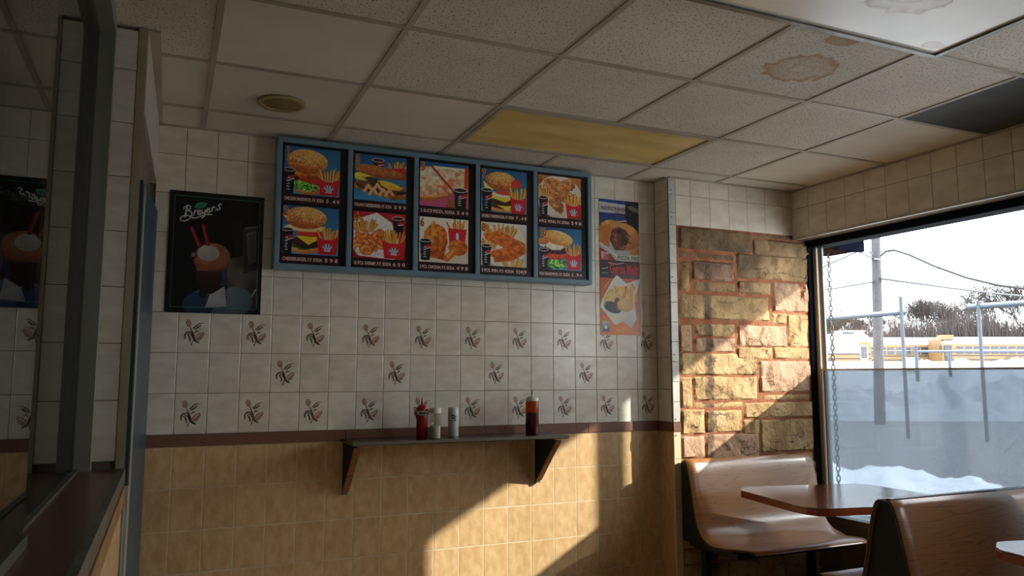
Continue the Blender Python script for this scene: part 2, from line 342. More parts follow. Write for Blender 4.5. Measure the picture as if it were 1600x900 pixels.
# ------------------------------------------------------------ tiles
_tile_cache = {}
def tile_mesh(w, h, m, t=.006, bev=.002, gap=.0022):
    if m.name.startswith('glazed_tan'): gap, bev = .0058, .0012
    k = (round(w, 4), round(h, 4), m.name, t)
    if k in _tile_cache: return _tile_cache[k]
    a, b = w/2-gap/2, h/2-gap/2; c, d = a-bev, b-bev; mb = MB()
    vs = [(-a,0,-b),(a,0,-b),(a,0,b),(-a,0,b)]+[(-a,-t+bev*.6,-b),(a,-t+bev*.6,-b),(a,-t+bev*.6,b),(-a,-t+bev*.6,b)]+[(-c,-t,-d),(c,-t,-d),(c,-t,d),(-c,-t,d)]
    fs = [(8,9,10,11)]
    for i in range(4):
        j = (i+1) % 4; fs += [(i, j, j+4, i+4), (i+4, j+4, j+8, i+8)]
    mb.add(vs, fs); _tile_cache[k] = mb.mesh('tile', m); return _tile_cache[k]
def field(parent, origin, rz, xs, zs, m, name='tile', skip=None, t=.006):
    """xs, zs: joint positions along the wall and up it; origin: the wall's zero; rz turns the wall's own x axis"""
    out = {}; c, s = math.cos(rz), math.sin(rz)
    for i in range(len(xs)-1):
        for j in range(len(zs)-1):
            if skip and skip((xs[i]+xs[i+1])/2, (zs[j]+zs[j+1])/2): continue
            w, h = xs[i+1]-xs[i], zs[j+1]-zs[j]
            if w < .006 or h < .006: continue
            u, z = (xs[i]+xs[i+1])/2, (zs[j]+zs[j+1])/2
            o = link(name, tile_mesh(w, h, m, t), parent, (origin[0]+c*u, origin[1]+s*u, z), rz=rz)
            o.rotation_euler = (random.uniform(-.0025, .0025), 0, rz+random.uniform(-.0025, .0025))
            out[(i, j)] = o
    return out

# floral print
def stroke(mb, pts, w0, w1=None, y=0):
    w1 = w0 if w1 is None else w1; n = len(pts); vs = []
    for i, p in enumerate(pts):
        a = pts[max(i-1, 0)]; b = pts[min(i+1, n-1)]; dx, dz = b[0]-a[0], b[1]-a[1]; L_ = math.hypot(dx, dz) or 1
        t = i/(n-1); w = (w0+(w1-w0)*t)*(.35+.65*math.sin(PI*min(1, max(0, t*.8+.12))))
        vs += [(p[0]-dz/L_*w, y, p[1]+dx/L_*w), (p[0]+dz/L_*w, y, p[1]-dx/L_*w)]
    mb.add(vs, [(2*i, 2*i+1, 2*i+3, 2*i+2) for i in range(n-1)])
def flower_mesh():
    mb = MB(); y = -.0064
    S = lambda pts, w, w1=None: stroke(mb, [(x*.00098, -z*.00124) for x, z in pts], w*.0011, None if w1 is None else w1*.0011, y)
    # coordinates from the centre of the motif, about 50 units each way
    mb.mi = 1
    S([(-32,-50),(-38,-38),(-30,-26),(-20,-24)], 3); S([(-32,-50),(-22,-46),(-16,-36),(-20,-24)], 3); S([(-30,-44),(-26,-36),(-24,-26)], 4)
    S([(8,26),(18,30),(34,22),(42,10)], 3); S([(6,22),(16,10),(30,2),(42,0)], 3); S([(12,24),(24,20),(38,6)], 5); S([(40,-4),(44,6),(38,16)], 3)
    mb.mi = 0
    S([(-20,-24),(-14,-12),(-6,0),(0,14),(-4,30),(-10,50)], 2.4); S([(-6,-16),(6,-26),(22,-36),(44,-38)], 4, 1.5); S([(0,-14),(14,-20),(30,-30)], 4)
    S([(-40,26),(-42,10),(-34,0),(-22,-4)], 4); S([(-22,-4),(-10,0),(-6,12),(4,22)], 4.5); S([(-30,6),(-22,16),(-16,28),(-18,36)], 4)
    S([(-12,12),(-2,20),(10,34),(26,40)], 4); S([(0,30),(12,36),(22,36)], 3); S([(2,0),(12,-8),(20,-4)], 3.5); S([(-30,0),(-16,8),(0,8)], 3); S([(-8,38),(-14,46)], 2)
    return mb.mesh('flower_print', [M['print'], M['print_red']])
FLOWER = flower_mesh()

# ------------------------------------------------------------ back wall
TW, TH, X0, Z0 = .1436, .1931, .0383, 1.5037
DT, DB = 1.1172, 1.060
wall_back = box(-.6, 2.775, 0, .12, 0, H).build('wall_back', M['grout'], kind='structure')
box(-.09, 2.775, -.0050, .01, 0, DB).build('lower_grout', M['tan_grout'], wall_back)
xs = [-.092]+[X0+TW*k for k in range(0, 19)]+[2.769]
zs = [DT]+[Z0+TH*j for j in range(-1, 6)]+[H]
T = field(wall_back, (0, 0, 0), 0, xs, zs, M['white_tile'])
# xs index i holds tile k=i-1; zs index 0 is the row just above the rail
for k in range(0, 19, 2):
    for r in (0, 2):
        link('flower_print', FLOWER, T[(k+1, r)])
for k in (3, 7, 11, 15): link('flower_print', FLOWER, T[(k+1, 1)])
LZ = [0, .083, .280, .477, .672, .868, DB]
field(wall_back, (0, 0, 0), 0, xs, LZ, M['tan_tile'])
for a, b in ((-.092, .85), (.85, 2.272), (2.272, 2.762)):
    box(a+.001, b-.001, -.012, 0, DB+.001, DT-.001).build('rail_tile', M['dado'], wall_back, bevel=.002)

# ------------------------------------------------------------ projecting pier with the stone panel
YB, XR = -.15, 2.775
wall_pier = MB().box(XR, 3.98, YB, .12, 2.315, H).box(XR, 2.826, YB, .12, 0, 2.315).box(2.826, 3.98, YB+.03, .12, 0, 2.315).build('wall_pier', M['grout'], kind='structure')
box(XR-.0050, XR+.002, YB, 0, 0, DB).build('lower_grout', M['tan_grout'], wall_pier)
field(wall_pier, (XR, 0, 0), -PI/2, [.006, .144], zs, M['white_tile'])
field(wall_pier, (XR, 0, 0), -PI/2, [.006, .144], LZ, M['tan_tile'])
box(XR-.012, XR, YB, -.012, DB+.001, DT-.001).build('rail_tile', M['dado'], wall_pier)
sz = [DT]+[DT+.1197*i for i in range(1, 11)]+[2.39, 2.509, H]
field(wall_pier, (XR-.004, YB, 0), 0, [0, .052], sz, M['trim_white'], 'edge_tile')
field(wall_pier, (XR-.004, YB, 0), 0, [0, .052], [0, .18, .36, .55, .72, .9, DB], mat('cream_edge_tile', (222, 200, 160), .3, rnd=.03), 'edge_tile')
box(XR-.004, 2.823, YB-.01, YB, DB+.001, DT-.001).build('rail_tile', M['dado'], wall_pier)
field(wall_pier, (0, YB, 0), 0, [2.823, 2.936, 3.084, 3.235, 3.382, 3.53, 3.68, 3.80], [2.315, 2.505, H], M['white_tile'])
for z in (1.135, 1.04, 1.52, 1.99, 2.36, 2.53, .62): MB().lathe([(.0035, 0), (.0035, .003)], 8).build('screw', M['screw'], wall_pier, loc=(XR+.012, YB-.008, z)).rotation_euler = (PI/2, 0, 0)
box(2.823, 3.98, YB-.002, YB+.032, 0, 2.318).build('mortar_bed', M['mortar'], wall_pier)

def up(px, py, Y):      # measured point of the stone layout -> position on the plane y=Y
    yaw, pit, f = .4166, .1112, 1210.137
    fw = Vector((math.sin(yaw)*math.cos(pit), math.cos(yaw)*math.cos(pit), math.sin(pit))); r = Vector((math.cos(yaw), -math.sin(yaw), 0)); u = r.cross(fw)
    d = r*((px-800)/f)-u*((py-450)/f)+fw
    return CAM+d*((Y-CAM.y)/d.y)
stones = []
for oy, L_ in ((340, [(80,65,545,212),(556,150,905,252),(585,108,900,143),(80,225,435,268),(85,283,148,470),(170,283,435,405),(180,412,445,475),(450,245,905,400),
                      (460,410,668,490),(684,418,905,605),(85,500,660,655),(676,612,768,682),(778,620,905,828),(85,685,165,862),(184,680,438,762),(184,772,438,862),(462,690,768,828)]),
               (530, [(455,52,678,128),(688,52,915,128),(90,92,582,230),(600,138,920,338),(600,350,920,390),(90,243,166,440),(176,240,584,390),(176,400,492,440),(500,402,935,500),
                      (90,450,246,608),(256,455,484,595),(495,512,598,610),(606,512,940,715),(90,618,246,760),(256,603,594,765),(606,725,945,790)])):
    for x0, y0, x1, y1 in L_:
        cx, cy = (x0+x1)/2, (y0+y1)/2
        a = up(1040+x0/4.092, oy+cy/4.092, YB); b = up(1040+x1/4.092, oy+cy/4.092, YB)
        t = up(1040+cx/4.092, oy+y0/4.092, YB); u_ = up(1040+cx/4.092, oy+y1/4.092, YB)
        stones.append((a.x, b.x, u_.z, t.z))
zc = .86
row = 0
while zc > .02:         # lower courses, behind and under the booth
    hh = random.choice((.09, .13, .16)); x = 2.828
    while x < 3.9:
        w = random.uniform(.18, .5); stones.append((x, min(x+w, 3.95), max(0, zc-hh), zc-.012)); x += w+.012
    zc -= hh
for si, (x0, x1, z0, z1) in enumerate(stones):
    x0 = max(2.826, x0-.0045); x1 = min(3.98, x1+.0045); z0 -= .003; z1 += .003; z1 = min(z1, 2.313)
    if z1-z0 < .02: continue
    nx = max(5, min(34, int((x1-x0)/.0125))); nz = max(4, min(18, int((z1-z0)/.0125)))
    amp = .026 if (z1-z0) > .07 else .012
    vs = []; fs = []; off = Vector((si*3.1, si*1.7, 0))
    for j in range(nz+1):
        for i in range(nx+1):
            u, v = i/nx, j/nz
            e = min(min(u, 1-u)*(x1-x0), min(v, 1-v)*(z1-z0))/.013
            e = min(1, max(0, e)); e = e*e*(3-2*e)
            q = Vector((u*(x1-x0), v*(z1-z0), 0))
            cl = mnoise.voronoi(q*11+off)[1][0]         # split facets: each cell is a flat of its own tilt
            cd = mnoise.cell_vector(cl*3)
            c = .8*(cd.x-.5)+((q*11+off)-cl).dot(cd-Vector((.5, .5, .5)))*.9+mnoise.noise(q*14+off)*.35+mnoise.noise(q*50+off)*.25
            d = .012+amp*e*(.55+.5*c)
            vs.append((x0+u*(x1-x0)+(.002*mnoise.noise(q*30+off)), YB+.014-max(.002, d), z0+v*(z1-z0)+(.003*mnoise.noise(q*20-off))))
    for j in range(nz):
        for i in range(nx): a = j*(nx+1)+i; fs.append((a, a+1, a+nx+2, a+nx+1))
    b0 = len(vs)        # sides back into the mortar
    ring = [i for i in range(nx+1)]+[j*(nx+1)+nx for j in range(1, nz+1)]+[nz*(nx+1)+i for i in range(nx-1, -1, -1)]+[j*(nx+1) for j in range(nz-1, 0, -1)]
    vs += [(vs[k][0], YB+.02, vs[k][2]) for k in ring]
    for k in range(len(ring)): k2 = (k+1) % len(ring); fs.append((ring[k], b0+k, b0+k2, ring[k2]))
    MB().add(vs, fs).build('stone', M['stone'], wall_pier, smooth=True)

# ------------------------------------------------------------ window wall
XL = 3.76       # face of the tiled lintel
wall_right = MB().box(XL, 4.12, -7.2, YB, 2.285, H).box(3.87, 4.06, -7.2, YB, 0, .485)
wall_right = wall_right.box(3.87, 4.06, -2.75, -2.02, .485, 2.34).box(3.87, 4.06, -7.2, -3.90, .485, 2.34).build('wall_right', M['grout'], kind='structure')
ys = [.156+.1487*i for i in range(0, 28)]
field(wall_right, (XL, 0, 0), -PI/2, ys, [2.293, 2.487, H-.004], M['white_tile'])
box(XL-.012, XL+.004, -7.2, YB, 2.281, 2.293).build('edge_strip', M['trim_white'], wall_right)
def window_bay(name, y0, y1, first=False):     # y0 nearer the stone wall
    w = box(3.88, 4.0, y0, y1, .478, .492).build(name, M['trim_white'], kind='structure')
    MB().box(3.872, 3.99, y1, y0, 2.24, 2.345).build('head_frame', M['window_frame'], w)
    MB().box(3.872, 3.99, y1, y0, .49, .515).build('sill_frame', M['alu'], w)
    MB().box(3.872, 3.915, y0-.018, y0, .49, 2.30).build('side_frame', M['window_frame'], w)
    MB().box(3.912, 3.924, y0-.050, y0-.018, .50, 2.245).build('side_strip', M['bronze'], w)
    MB().box(3.940, 3.953, y0-.072, y0-.036, .50, 2.245).build('side_stop', M['window_green'], w)
    MB().box(3.89, 3.99, y1, y1+.05, .49, 2.30).build('side_frame', M['window_frame'], w)
    MB().box(3.948, 3.953, y1+.04, y0-.065, .50, 2.25).build('pane', M['glass'], w)
    if first:
        MB().box(3.926, 3.930, y1+.045, y0-.052, .515, 1.430).build('hazy_panel', M['haze'], w)
        MB().box(3.921, 3.935, y1+.045, y0-.052, 1.426, 1.437).build('panel_top_edge', M['trim_white'], w)
    return w
window_bay('window_1', YB, -2.02, True)
window_bay('window_2', -2.75, -3.90, True)

# ------------------------------------------------------------ rest of the room shell
floor = box(-.115, 4.06, -7.2, .0, -.1, 0).build('floor', M['floor'], kind='structure')
box(-2.0, 4.1, -7.35, -7.2, -.1, H).build('wall_front', M['plaster'], kind='structure')
wl = MB().box(-.30, -.117, -1.125, .0, 0, H).build('wall_left', M['plaster'], kind='structure')
# tapering face of the left return, so that its top runs from -.113 to -.087
MB().prism([(-.117, -1.12), (-.113, -1.12), (-.088, 0), (-.117, 0)], 'z', 2.315, H).build('upper_panel', M['trim_white'], wl)
field(wl, (-.006, -1.126, 0), 0, [-.213, -.137], [1.115]+[Z0+.19*j for j in range(-1, 6)]+[H-.01], M['white_tile'])
MB().box(-.143, -.116, -1.134, -1.126, 1.09, H).build('corner_strip', mat('yellowed_corner_trim', (180, 168, 140), .4, col2=(164, 150, 122), scale=9), wl)
# blue door in the left return
door = MB().prism([(-.117, -1.10), (-.106, -1.10), (-.077, -.03), (-.117, -.03)], 'z', 0, 2.20).build('door_1', M['door_blue'], kind='structure')
me = door.data
for v in me.vertices:       # its head rises a little towards the back wall
    if v.co.z > 1: v.co.z = 2.075+.105*(v.co.y+1.10)/1.07
MB().prism([(-.105, -1.10), (-.101, -1.10), (-.099, -1.0), (-.103, -1.0)], 'z', 0, 2.06).build('door_edge_strip', M['alu_dark'], door)

# kitchen side, dark behind the service glass
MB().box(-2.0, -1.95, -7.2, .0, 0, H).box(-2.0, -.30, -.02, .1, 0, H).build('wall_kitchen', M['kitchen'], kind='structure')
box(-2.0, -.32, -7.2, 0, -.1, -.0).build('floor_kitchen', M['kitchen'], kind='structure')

# ------------------------------------------------------------ service ledge and sliding glass
sl = thing('service_ledge', 'maroon counter ledge under the sliding glass at the left edge', 'counter', (-.3, -3.0, 1.055))
def loc(mb, root): mb.v = [(x-root.location.x, y-root.location.y, z-root.location.z) for x, y, z in mb.v]; return mb
loc(MB().box(-.72, -.128, -4.9, -1.127, 1.06, 1.09), sl).build('ledge_top', M['ledge'], sl)
loc(MB().box(-.129, -.112, -4.9, -1.14, 1.045, 1.093), sl).build('metal_nosing', M['alu'], sl)
loc(MB().box(-.118, -.108, -4.9, -1.21, .99, 1.045), sl).build('wood_strip', M['wood_strip'], sl)
loc(MB().box(-.32, -.118, -4.9, -1.14, 0, 1.055), sl).build('base', M['tan_grout'], sl)
for i in range(19):
    for j in range(5): link('tile', tile_mesh(.197, .199, M['tan_tile']), sl, (-.117+.3, -4.9+.10+.197*i+3.0, .10+.199*j-1.055), rz=PI/2)
loc(MB().box(-.118, -.106, -1.30, -1.21, 0, .988), sl).build('grey_post', M['alu_dark'], sl)
loc(MB().box(-.118, -.098, -1.205, -1.18, 0, 1.04), sl).build('cream_post', M['trim_white'], sl)
sw = MB().box(-.285, -.213, -4.9, -1.127, 2.56, H).build('window_4', M['alu_dark'], kind='structure')
MB().box(-.262, -.213, -1.175, -1.127, 1.09, 2.56).build('side_post', M['alu_dark'], sw)
MB().box(-.278, -.246, -4.9, -1.175, 1.09, 1.098).build('track', M['alu'], sw)
MB().box(-.267, -.261, -2.62, -1.15, 1.098, 2.57).build('far_pane', M['glass_dirty'], sw)
MB().box(-.244, -.218, -4.9, -2.36, 1.09, 1.112).build('near_track', M['alu'], sw)
MB().box(-.227, -.221, -4.9, -2.40, 1.11, 2.57).build('near_pane', M['glass_dirty'], sw)
MB().lathe([(.004, 0), (.004, .003)], 10).build('screw', M['screw'], sw, loc=(-.226, -2.40, 1.1135))

# ------------------------------------------------------------ ceiling
ceiling = box(-2.0, 4.12, -7.3, .12, H+.02, H+.12).build('ceiling', M['blackmatte'], kind='structure')
PX = [-2.0, -1.73, -1.12, -.502, .1085, .7175, 1.3289, 1.9447, 2.5553, 3.130, XL]
RY = [-.001, -.325, -.9174, -1.515, -2.100, -2.69, -3.28, -3.87, -4.46, -5.05, -5.64, -6.23, -6.82, -7.2]
def plate(w, h, m):
    k = ('p', round(w, 3), round(h, 3), m.name)
    if k not in _tile_cache: _tile_cache[k] = box(-w/2, w/2, -h/2, h/2, 0, .012).mesh('ceiling_tile', m)
    return _tile_cache[k]
for i in range(len(PX)-1):
    for j in range(len(RY)-1):
        a, b, c, d = PX[i], PX[i+1], RY[j+1], RY[j]
        if (j == 1 and i in (6, 7)) or (j == 4 and i in (6, 7)): continue        # light fixtures
        m = M['acoustic']
        if i == 7 and j == 3: m = M['acoustic_stained']
        if (i, j) in ((5, 1), (4, 1), (4, 0), (3, 0), (3, 1), (9, 2), (9, 1), (9, 0), (8, 0), (4, 2)): m = M['acoustic_smooth']
        if i == 9 and j == 3: m = M['acoustic_dark']
        o = link('ceiling_tile', plate(b-a, d-c, m), ceiling, ((a+b)/2, (c+d)/2, H+.004))
        o.rotation_euler = (random.uniform(-.003, .003), random.uniform(-.003, .003), 0)
        if m is M['acoustic_dark']: o['label'] = 'dark sooty panel in the ceiling by the window'
        if m is M['acoustic_stained']: o['label'] = 'ceiling tile with a brown ring-shaped water stain'
for x in PX[1:-1]:
    for ya, yb in (((-7.2, -2.70), (-2.10, -.917), (-.325, 0)) if x == 1.9447 else ((-7.2, 0),)): box(x-.0115, x+.0115, ya, yb, H-.001, H+.006).build('ceiling_rail', M['tbar'], ceiling)
for y in RY[1:-1]: box(-2.0, XL, y-.0115, y+.0115, H-.0014, H+.0055).build('cross_rail', M['tbar'], ceiling)
for args in ((-.09, 2.775, -.022, 0), (2.775, 3.78, YB-.022, YB)): box(*args, H-.003, H+.002).build('wall_angle', M['tbar'], ceiling)
box(XL-.02, XL, -7.2, YB, H-.003, H+.002).build('wall_angle', M['tbar'], ceiling)
box(2.755, 2.775, YB, 0, H-.003, H+.002).build('wall_angle', M['tbar'], ceiling)
box(-.13, -.075, -1.127, 0, H-.003, H+.002).build('wall_angle', M['tbar'], ceiling)

def troffer(name, label, x0, x1, y0, y1, m, drop=0, stains=False):
    t = thing(name, label, 'ceiling light', ((x0+x1)/2, (y0+y1)/2, H-drop))
    w, h = (x1-x0)/2, (y1-y0)/2
    MB().box(-w, w, -h, -h+.022, -.004, .02+drop).box(-w, w, h-.022, h, -.004, .02+drop).box(-w, -w+.022, -h+.022, h-.022, -.004, .02+drop).box(w-.022, w, -h+.022, h-.022, -.004, .02+drop).build('frame', M['alu'] if drop else M['tbar'], t)
    MB().box(-w+.02, w-.02, -h+.02, h-.02, .004, .008).build('diffuser', m, t)
    return t
troffer('ceiling_light', 'yellowed unlit ceiling light panel above the menu board', 1.34, 2.545, -.905, -.337, M['yellowed'])
troffer('ceiling_light', 'large pale ribbed ceiling light panel at top right with brown stains', 1.36, 2.60, -2.70, -2.112, None or acoustic('stained_ribbed_diffuser', (246, 242, 228), (0, 0, 0), ((.12, .0, .16, .10, True), (.52, .22, .05, .03, False)), False), .018)
bpy.data.materials['stained_ribbed_diffuser'].node_tree.nodes['Principled BSDF'].inputs['Roughness'].default_value = .3
sp = thing('ceiling_speaker', 'round yellowed speaker grille set in the ceiling', 'speaker', (.415, -.55, H-.002))
MB().lathe([(.105, 0), (.105, -.004), (.098, -.008), (.084, -.006), (.082, -.002)], 40).build('rim', M['speaker'], sp, smooth=True)
MB().lathe([(.083, -.001), (.06, -.007), (.001, -.010)], 40).build('grille', mat('speaker_mesh', (150, 132, 84), .7, col2=(112, 96, 58), scale=240), sp, smooth=True)

# ------------------------------------------------------------ painting of the flat prints
class Paint:
    """a small raster painter; x runs 0..w/h, y runs 0..1 downwards; colours are 0..255"""
    def __init__(s, w, h, bg):
        s.w, s.h = w, h; s.a = np.zeros((h, w, 3))+np.array(bg, float)
        s.Y, s.X = np.mgrid[0:h, 0:w].astype(float); s.X = (s.X+.5)/h; s.Y = (s.Y+.5)/h; s.px = 1/h
    def noise(s, sc, seed=None):
        r = np.random.default_rng(seed if seed is not None else rng.integers(1e9)); nx, ny = int(sc*s.w/s.h)+3, int(sc)+3
        g = r.random((ny, nx)); x = s.X*sc; y = s.Y*sc; i = np.clip(x.astype(int), 0, nx-2); j = np.clip(y.astype(int), 0, ny-2)
        fx, fy = x-i, y-j; fx = fx*fx*(3-2*fx); fy = fy*fy*(3-2*fy)
        return (g[j, i]*(1-fx)*(1-fy)+g[j, i+1]*fx*(1-fy)+g[j+1, i]*(1-fx)*fy+g[j+1, i+1]*fx*fy)
    def lay(s, m, c):
        m = np.clip(m, 0, 1)[..., None]; s.a = s.a*(1-m)+(np.array(c, float) if np.ndim(c) == 1 else c)*m
    def col(s, c1, c2, t, nz=0, sc=18):
        t = np.clip(t, 0, 1)[..., None]; c = np.array(c1, float)*(1-t)+np.array(c2, float)*t
        if nz: c = c*(1+nz*(s.noise(sc)-.5)*2)[..., None]
        return c
    def ell(s, cx, cy, rx, ry, c1, c2=None, ang=0, nz=0, sc=18, light=(-.4, -.6), edge=0, clip=None):
        ca, sa = math.cos(ang), math.sin(ang); dx, dy = s.X-cx, s.Y-cy
        u = (dx*ca+dy*sa)/rx; v = (-dx*sa+dy*ca)/ry
        d = np.sqrt(u*u+v*v)+(edge*(s.noise(sc)-.5) if edge else 0)
        m = np.clip((1-d)*min(rx, ry)/s.px+.5, 0, 1)
        if clip is not None: m = m*clip
        t = .5-.5*(u*light[0]+v*light[1])+.25*d*d
        s.lay(m, s.col(c1, c2 or c1, t, nz, sc)); return m
    def poly(s, pts, c1, c2=None, nz=0, sc=18, vert=True):
        m = np.zeros(s.X.shape, bool); n = len(pts)
        for i in range(n):
            (x0, y0), (x1, y1) = pts[i], pts[(i+1) % n]
            if y0 == y1: continue
            cnd = ((y0 > s.Y) != (y1 > s.Y)) & (s.X < (x1-x0)*(s.Y-y0)/(y1-y0)+x0); m ^= cnd
        ys_ = [p[1] for p in pts]; xs_ = [p[0] for p in pts]
        t = (s.Y-min(ys_))/(max(ys_)-min(ys_)+1e-6) if vert else (s.X-min(xs_))/(max(xs_)-min(xs_)+1e-6)
        s.lay(m.astype(float), s.col(c1, c2 or c1, t, nz, sc)); return m
    def line(s, pts, r, c, r1=None):
        for i in range(len(pts)-1):
            (x0, y0), (x1, y1) = pts[i], pts[i+1]; dx, dy = x1-x0, y1-y0; L2 = dx*dx+dy*dy+1e-12
            t = np.clip(((s.X-x0)*dx+(s.Y-y0)*dy)/L2, 0, 1); d = np.hypot(s.X-x0-t*dx, s.Y-y0-t*dy)
            s.lay(np.clip((r-d)/s.px+.5, 0, 1), c)
    def fries(s, cx, y0, y1, w, seed=0, n=22):
        r = np.random.default_rng(seed)
        for k in range(n):
            x = cx+(r.random()-.5)*w; t = (x-cx)/w; top = y0+r.random()*(y1-y0)*.45+abs(t)*.06
            g = r.random(); c = (215+30*g, 150+50*g, 62+40*g)
            s.line([(cx+t*w*.8, y1), (x+t*.10+(r.random()-.5)*.04, top)], .013, (150, 84, 30)); s.line([(cx+t*w*.8, y1), (x+t*.10, top)], .009, c)
    def friesbox(s, cx, y0, y1, w, seed=0):
        s.fries(cx, y0-.24, y0+.08, w*.95, seed)
        s.poly([(cx-w*.56, y0), (cx-w*.2, y0+.07), (cx+w*.2, y0+.07), (cx+w*.56, y0-.01), (cx+w*.46, y1), (cx-w*.44, y1)], (206, 34, 40), (176, 22, 34))
        c = ((cx, (y0+y1)/2+.06))
        for k in range(-3, 4):
            a = k*.36; s.line([(c[0]+.012*k, c[1]+.03), (c[0]+math.sin(a)*.085, c[1]-math.cos(a)*.085)], .010, (190, 222, 240) if k % 2 else (60, 130, 180))
        s.line([(c[0]-.055, c[1]+.055), (c[0]+.055, c[1]+.055)], .010, (214, 200, 214))
        for k in range(9):
            a = -1.9+k*.48; s.line([(c[0]+math.sin(a)*.11, c[1]-math.cos(a)*.11)]*2, .006, (240, 220, 220))
    def cup(s, cx, y0, y1, w, letters=True):
        h = y1-y0
        s.poly([(cx-w/2, y0), (cx+w/2, y0), (cx+w*.38, y1), (cx-w*.38, y1)], (26, 24, 34), (16, 14, 20), vert=False)
        s.ell(cx, y1, w*.38, w*.10, (18, 16, 22))
        s.poly([(cx-w*.1, y0+h*.28), (cx+w*.45, y0+h*.20), (cx+w*.44, y0+h*.36), (cx+w*.05, y0+h*.44)], (180, 40, 44)); s.line([(cx+w*.02, y0+h*.46), (cx+w*.43, y0+h*.38)], .008, (225, 225, 235))
        s.poly([(cx-w*.46, y0+h*.2), (cx-w*.36, y0+h*.3), (cx-w*.36, y0+h*.55), (cx-w*.43, y0+h*.5)], (44, 66, 150))
        if letters:         # five white letters running up the cup
            for k in range(5):
                yy = y1-h*.12-k*h*.125; x = cx-w*.16
                s.line([(x, yy), (x+w*.2, yy-.004)], .006, (220, 218, 224)); s.line([(x+(.0 if k % 2 else w*.2), yy), (x+w*.1, yy-h*.06)], .005, (205, 203, 212))
        s.ell(cx, y0, w*.52, w*.19, (226, 226, 224)); s.ell(cx, y0, w*.45, w*.14, (26, 18, 18), (60, 42, 36), nz=.5, sc=40)
    def bun(s, cx, cy, rx, ry, c1=(244, 196, 108), c2=(176, 88, 34), seeds=True, ang=0):
        m = s.ell(cx, cy, rx, ry, c1, c2, ang, nz=.10, light=(.35, -.9))
        if seeds:
            sp_ = (s.noise(60) > .70)*m*((s.Y-cy) < ry*.35); s.lay(sp_*.7, (252, 228, 168))
            s.lay((s.noise(70) > .78)*m*((s.Y-cy) > 0)*.5, (140, 40, 22))
    def lettuce(s, cx, cy, rx, ry):
        m = s.ell(cx, cy, rx, ry, (120, 196, 70), (40, 110, 34), nz=.5, sc=26, edge=.6); s.lay((s.noise(34) > .66)*m*.8, (186, 232, 130))
    def grade(s, g=1.0): s.a = np.clip(s.a*g, 0, 255); return s

def print_sheet(name, P, w, h, parent=None, thick=.0015, m=None):
    """a printed sheet: fine grid facing -y, lower left corner at the origin, the picture held in its colour layer"""
    nx, ny = P.w, P.h
    X, Z = np.meshgrid(np.linspace(0, w, nx+1), np.linspace(0, h, ny+1)); n0 = (nx+1)*(ny+1)
    co = np.zeros((n0+4, 3)); co[:n0, 0] = X.ravel(); co[:n0, 2] = Z.ravel(); co[:n0, 1] = -thick
    co[n0:] = [(0, 0, 0), (w, 0, 0), (w, 0, h), (0, 0, h)]
    j, i = np.mgrid[0:ny, 0:nx]; a = (j*(nx+1)+i).ravel(); F = np.stack([a, a+1, a+nx+2, a+nx+1], 1)
    c = [0, nx, n0-1, n0-1-nx]
    F = np.vstack([F, [(c[1], c[0], n0, n0+1), (c[2], c[1], n0+1, n0+2), (c[3], c[2], n0+2, n0+3), (c[0], c[3], n0+3, n0), (n0, n0+3, n0+2, n0+1)]])
    me = bpy.data.meshes.new(name); me.vertices.add(len(co)); me.vertices.foreach_set('co', co.ravel())
    me.loops.add(F.size); me.loops.foreach_set('vertex_index', F.ravel()); me.polygons.add(len(F)); me.polygons.foreach_set('loop_start', np.arange(len(F))*4)
    me.update(calc_edges=True)
    img = lin(np.clip(P.a[::-1], 0, 255)).reshape(-1, 3); img = np.repeat(img, 4, 0)
    img = np.vstack([img, np.full((20, 3), .4)]); ca = me.color_attributes.new('ink', 'FLOAT_COLOR', 'CORNER')
    ca.data.foreach_set('color', np.hstack([img, np.ones((len(img), 1))]).astype(np.float32).ravel())
    me.materials.append(m or M['photo_print'])
    return link(name, me, parent)

def text(s, size, m, parent, loc_, sx=1, bold=0, ext=.0004, name='lettering', align='LEFT', width=None, shear=0):
    cu = bpy.data.curves.new(name, 'FONT'); cu.body = s; cu.size = size; cu.extrude = ext; cu.offset = bold; cu.align_x = align; cu.shear = shear; cu.resolution_u = 3
    cu.materials.append(m); o = link(name, cu, parent, loc_); o.rotation_euler = (PI/2, 0, 0)
    if width:
        bpy.context.view_layer.update(); sx = width/max(1e-6, o.dimensions.x)
    o.scale = (sx, 1, 1)
    bpy.context.view_layer.update()          # turn the curve into a mesh of its own
    me = bpy.data.meshes.new_from_object(o.evaluated_get(bpy.context.evaluated_depsgraph_get())); nm = o.name.split('.')[0]; mw = o.matrix_basis.copy()
    bpy.data.objects.remove(o); o = link(nm, me, parent); o.matrix_basis = mw
    return o

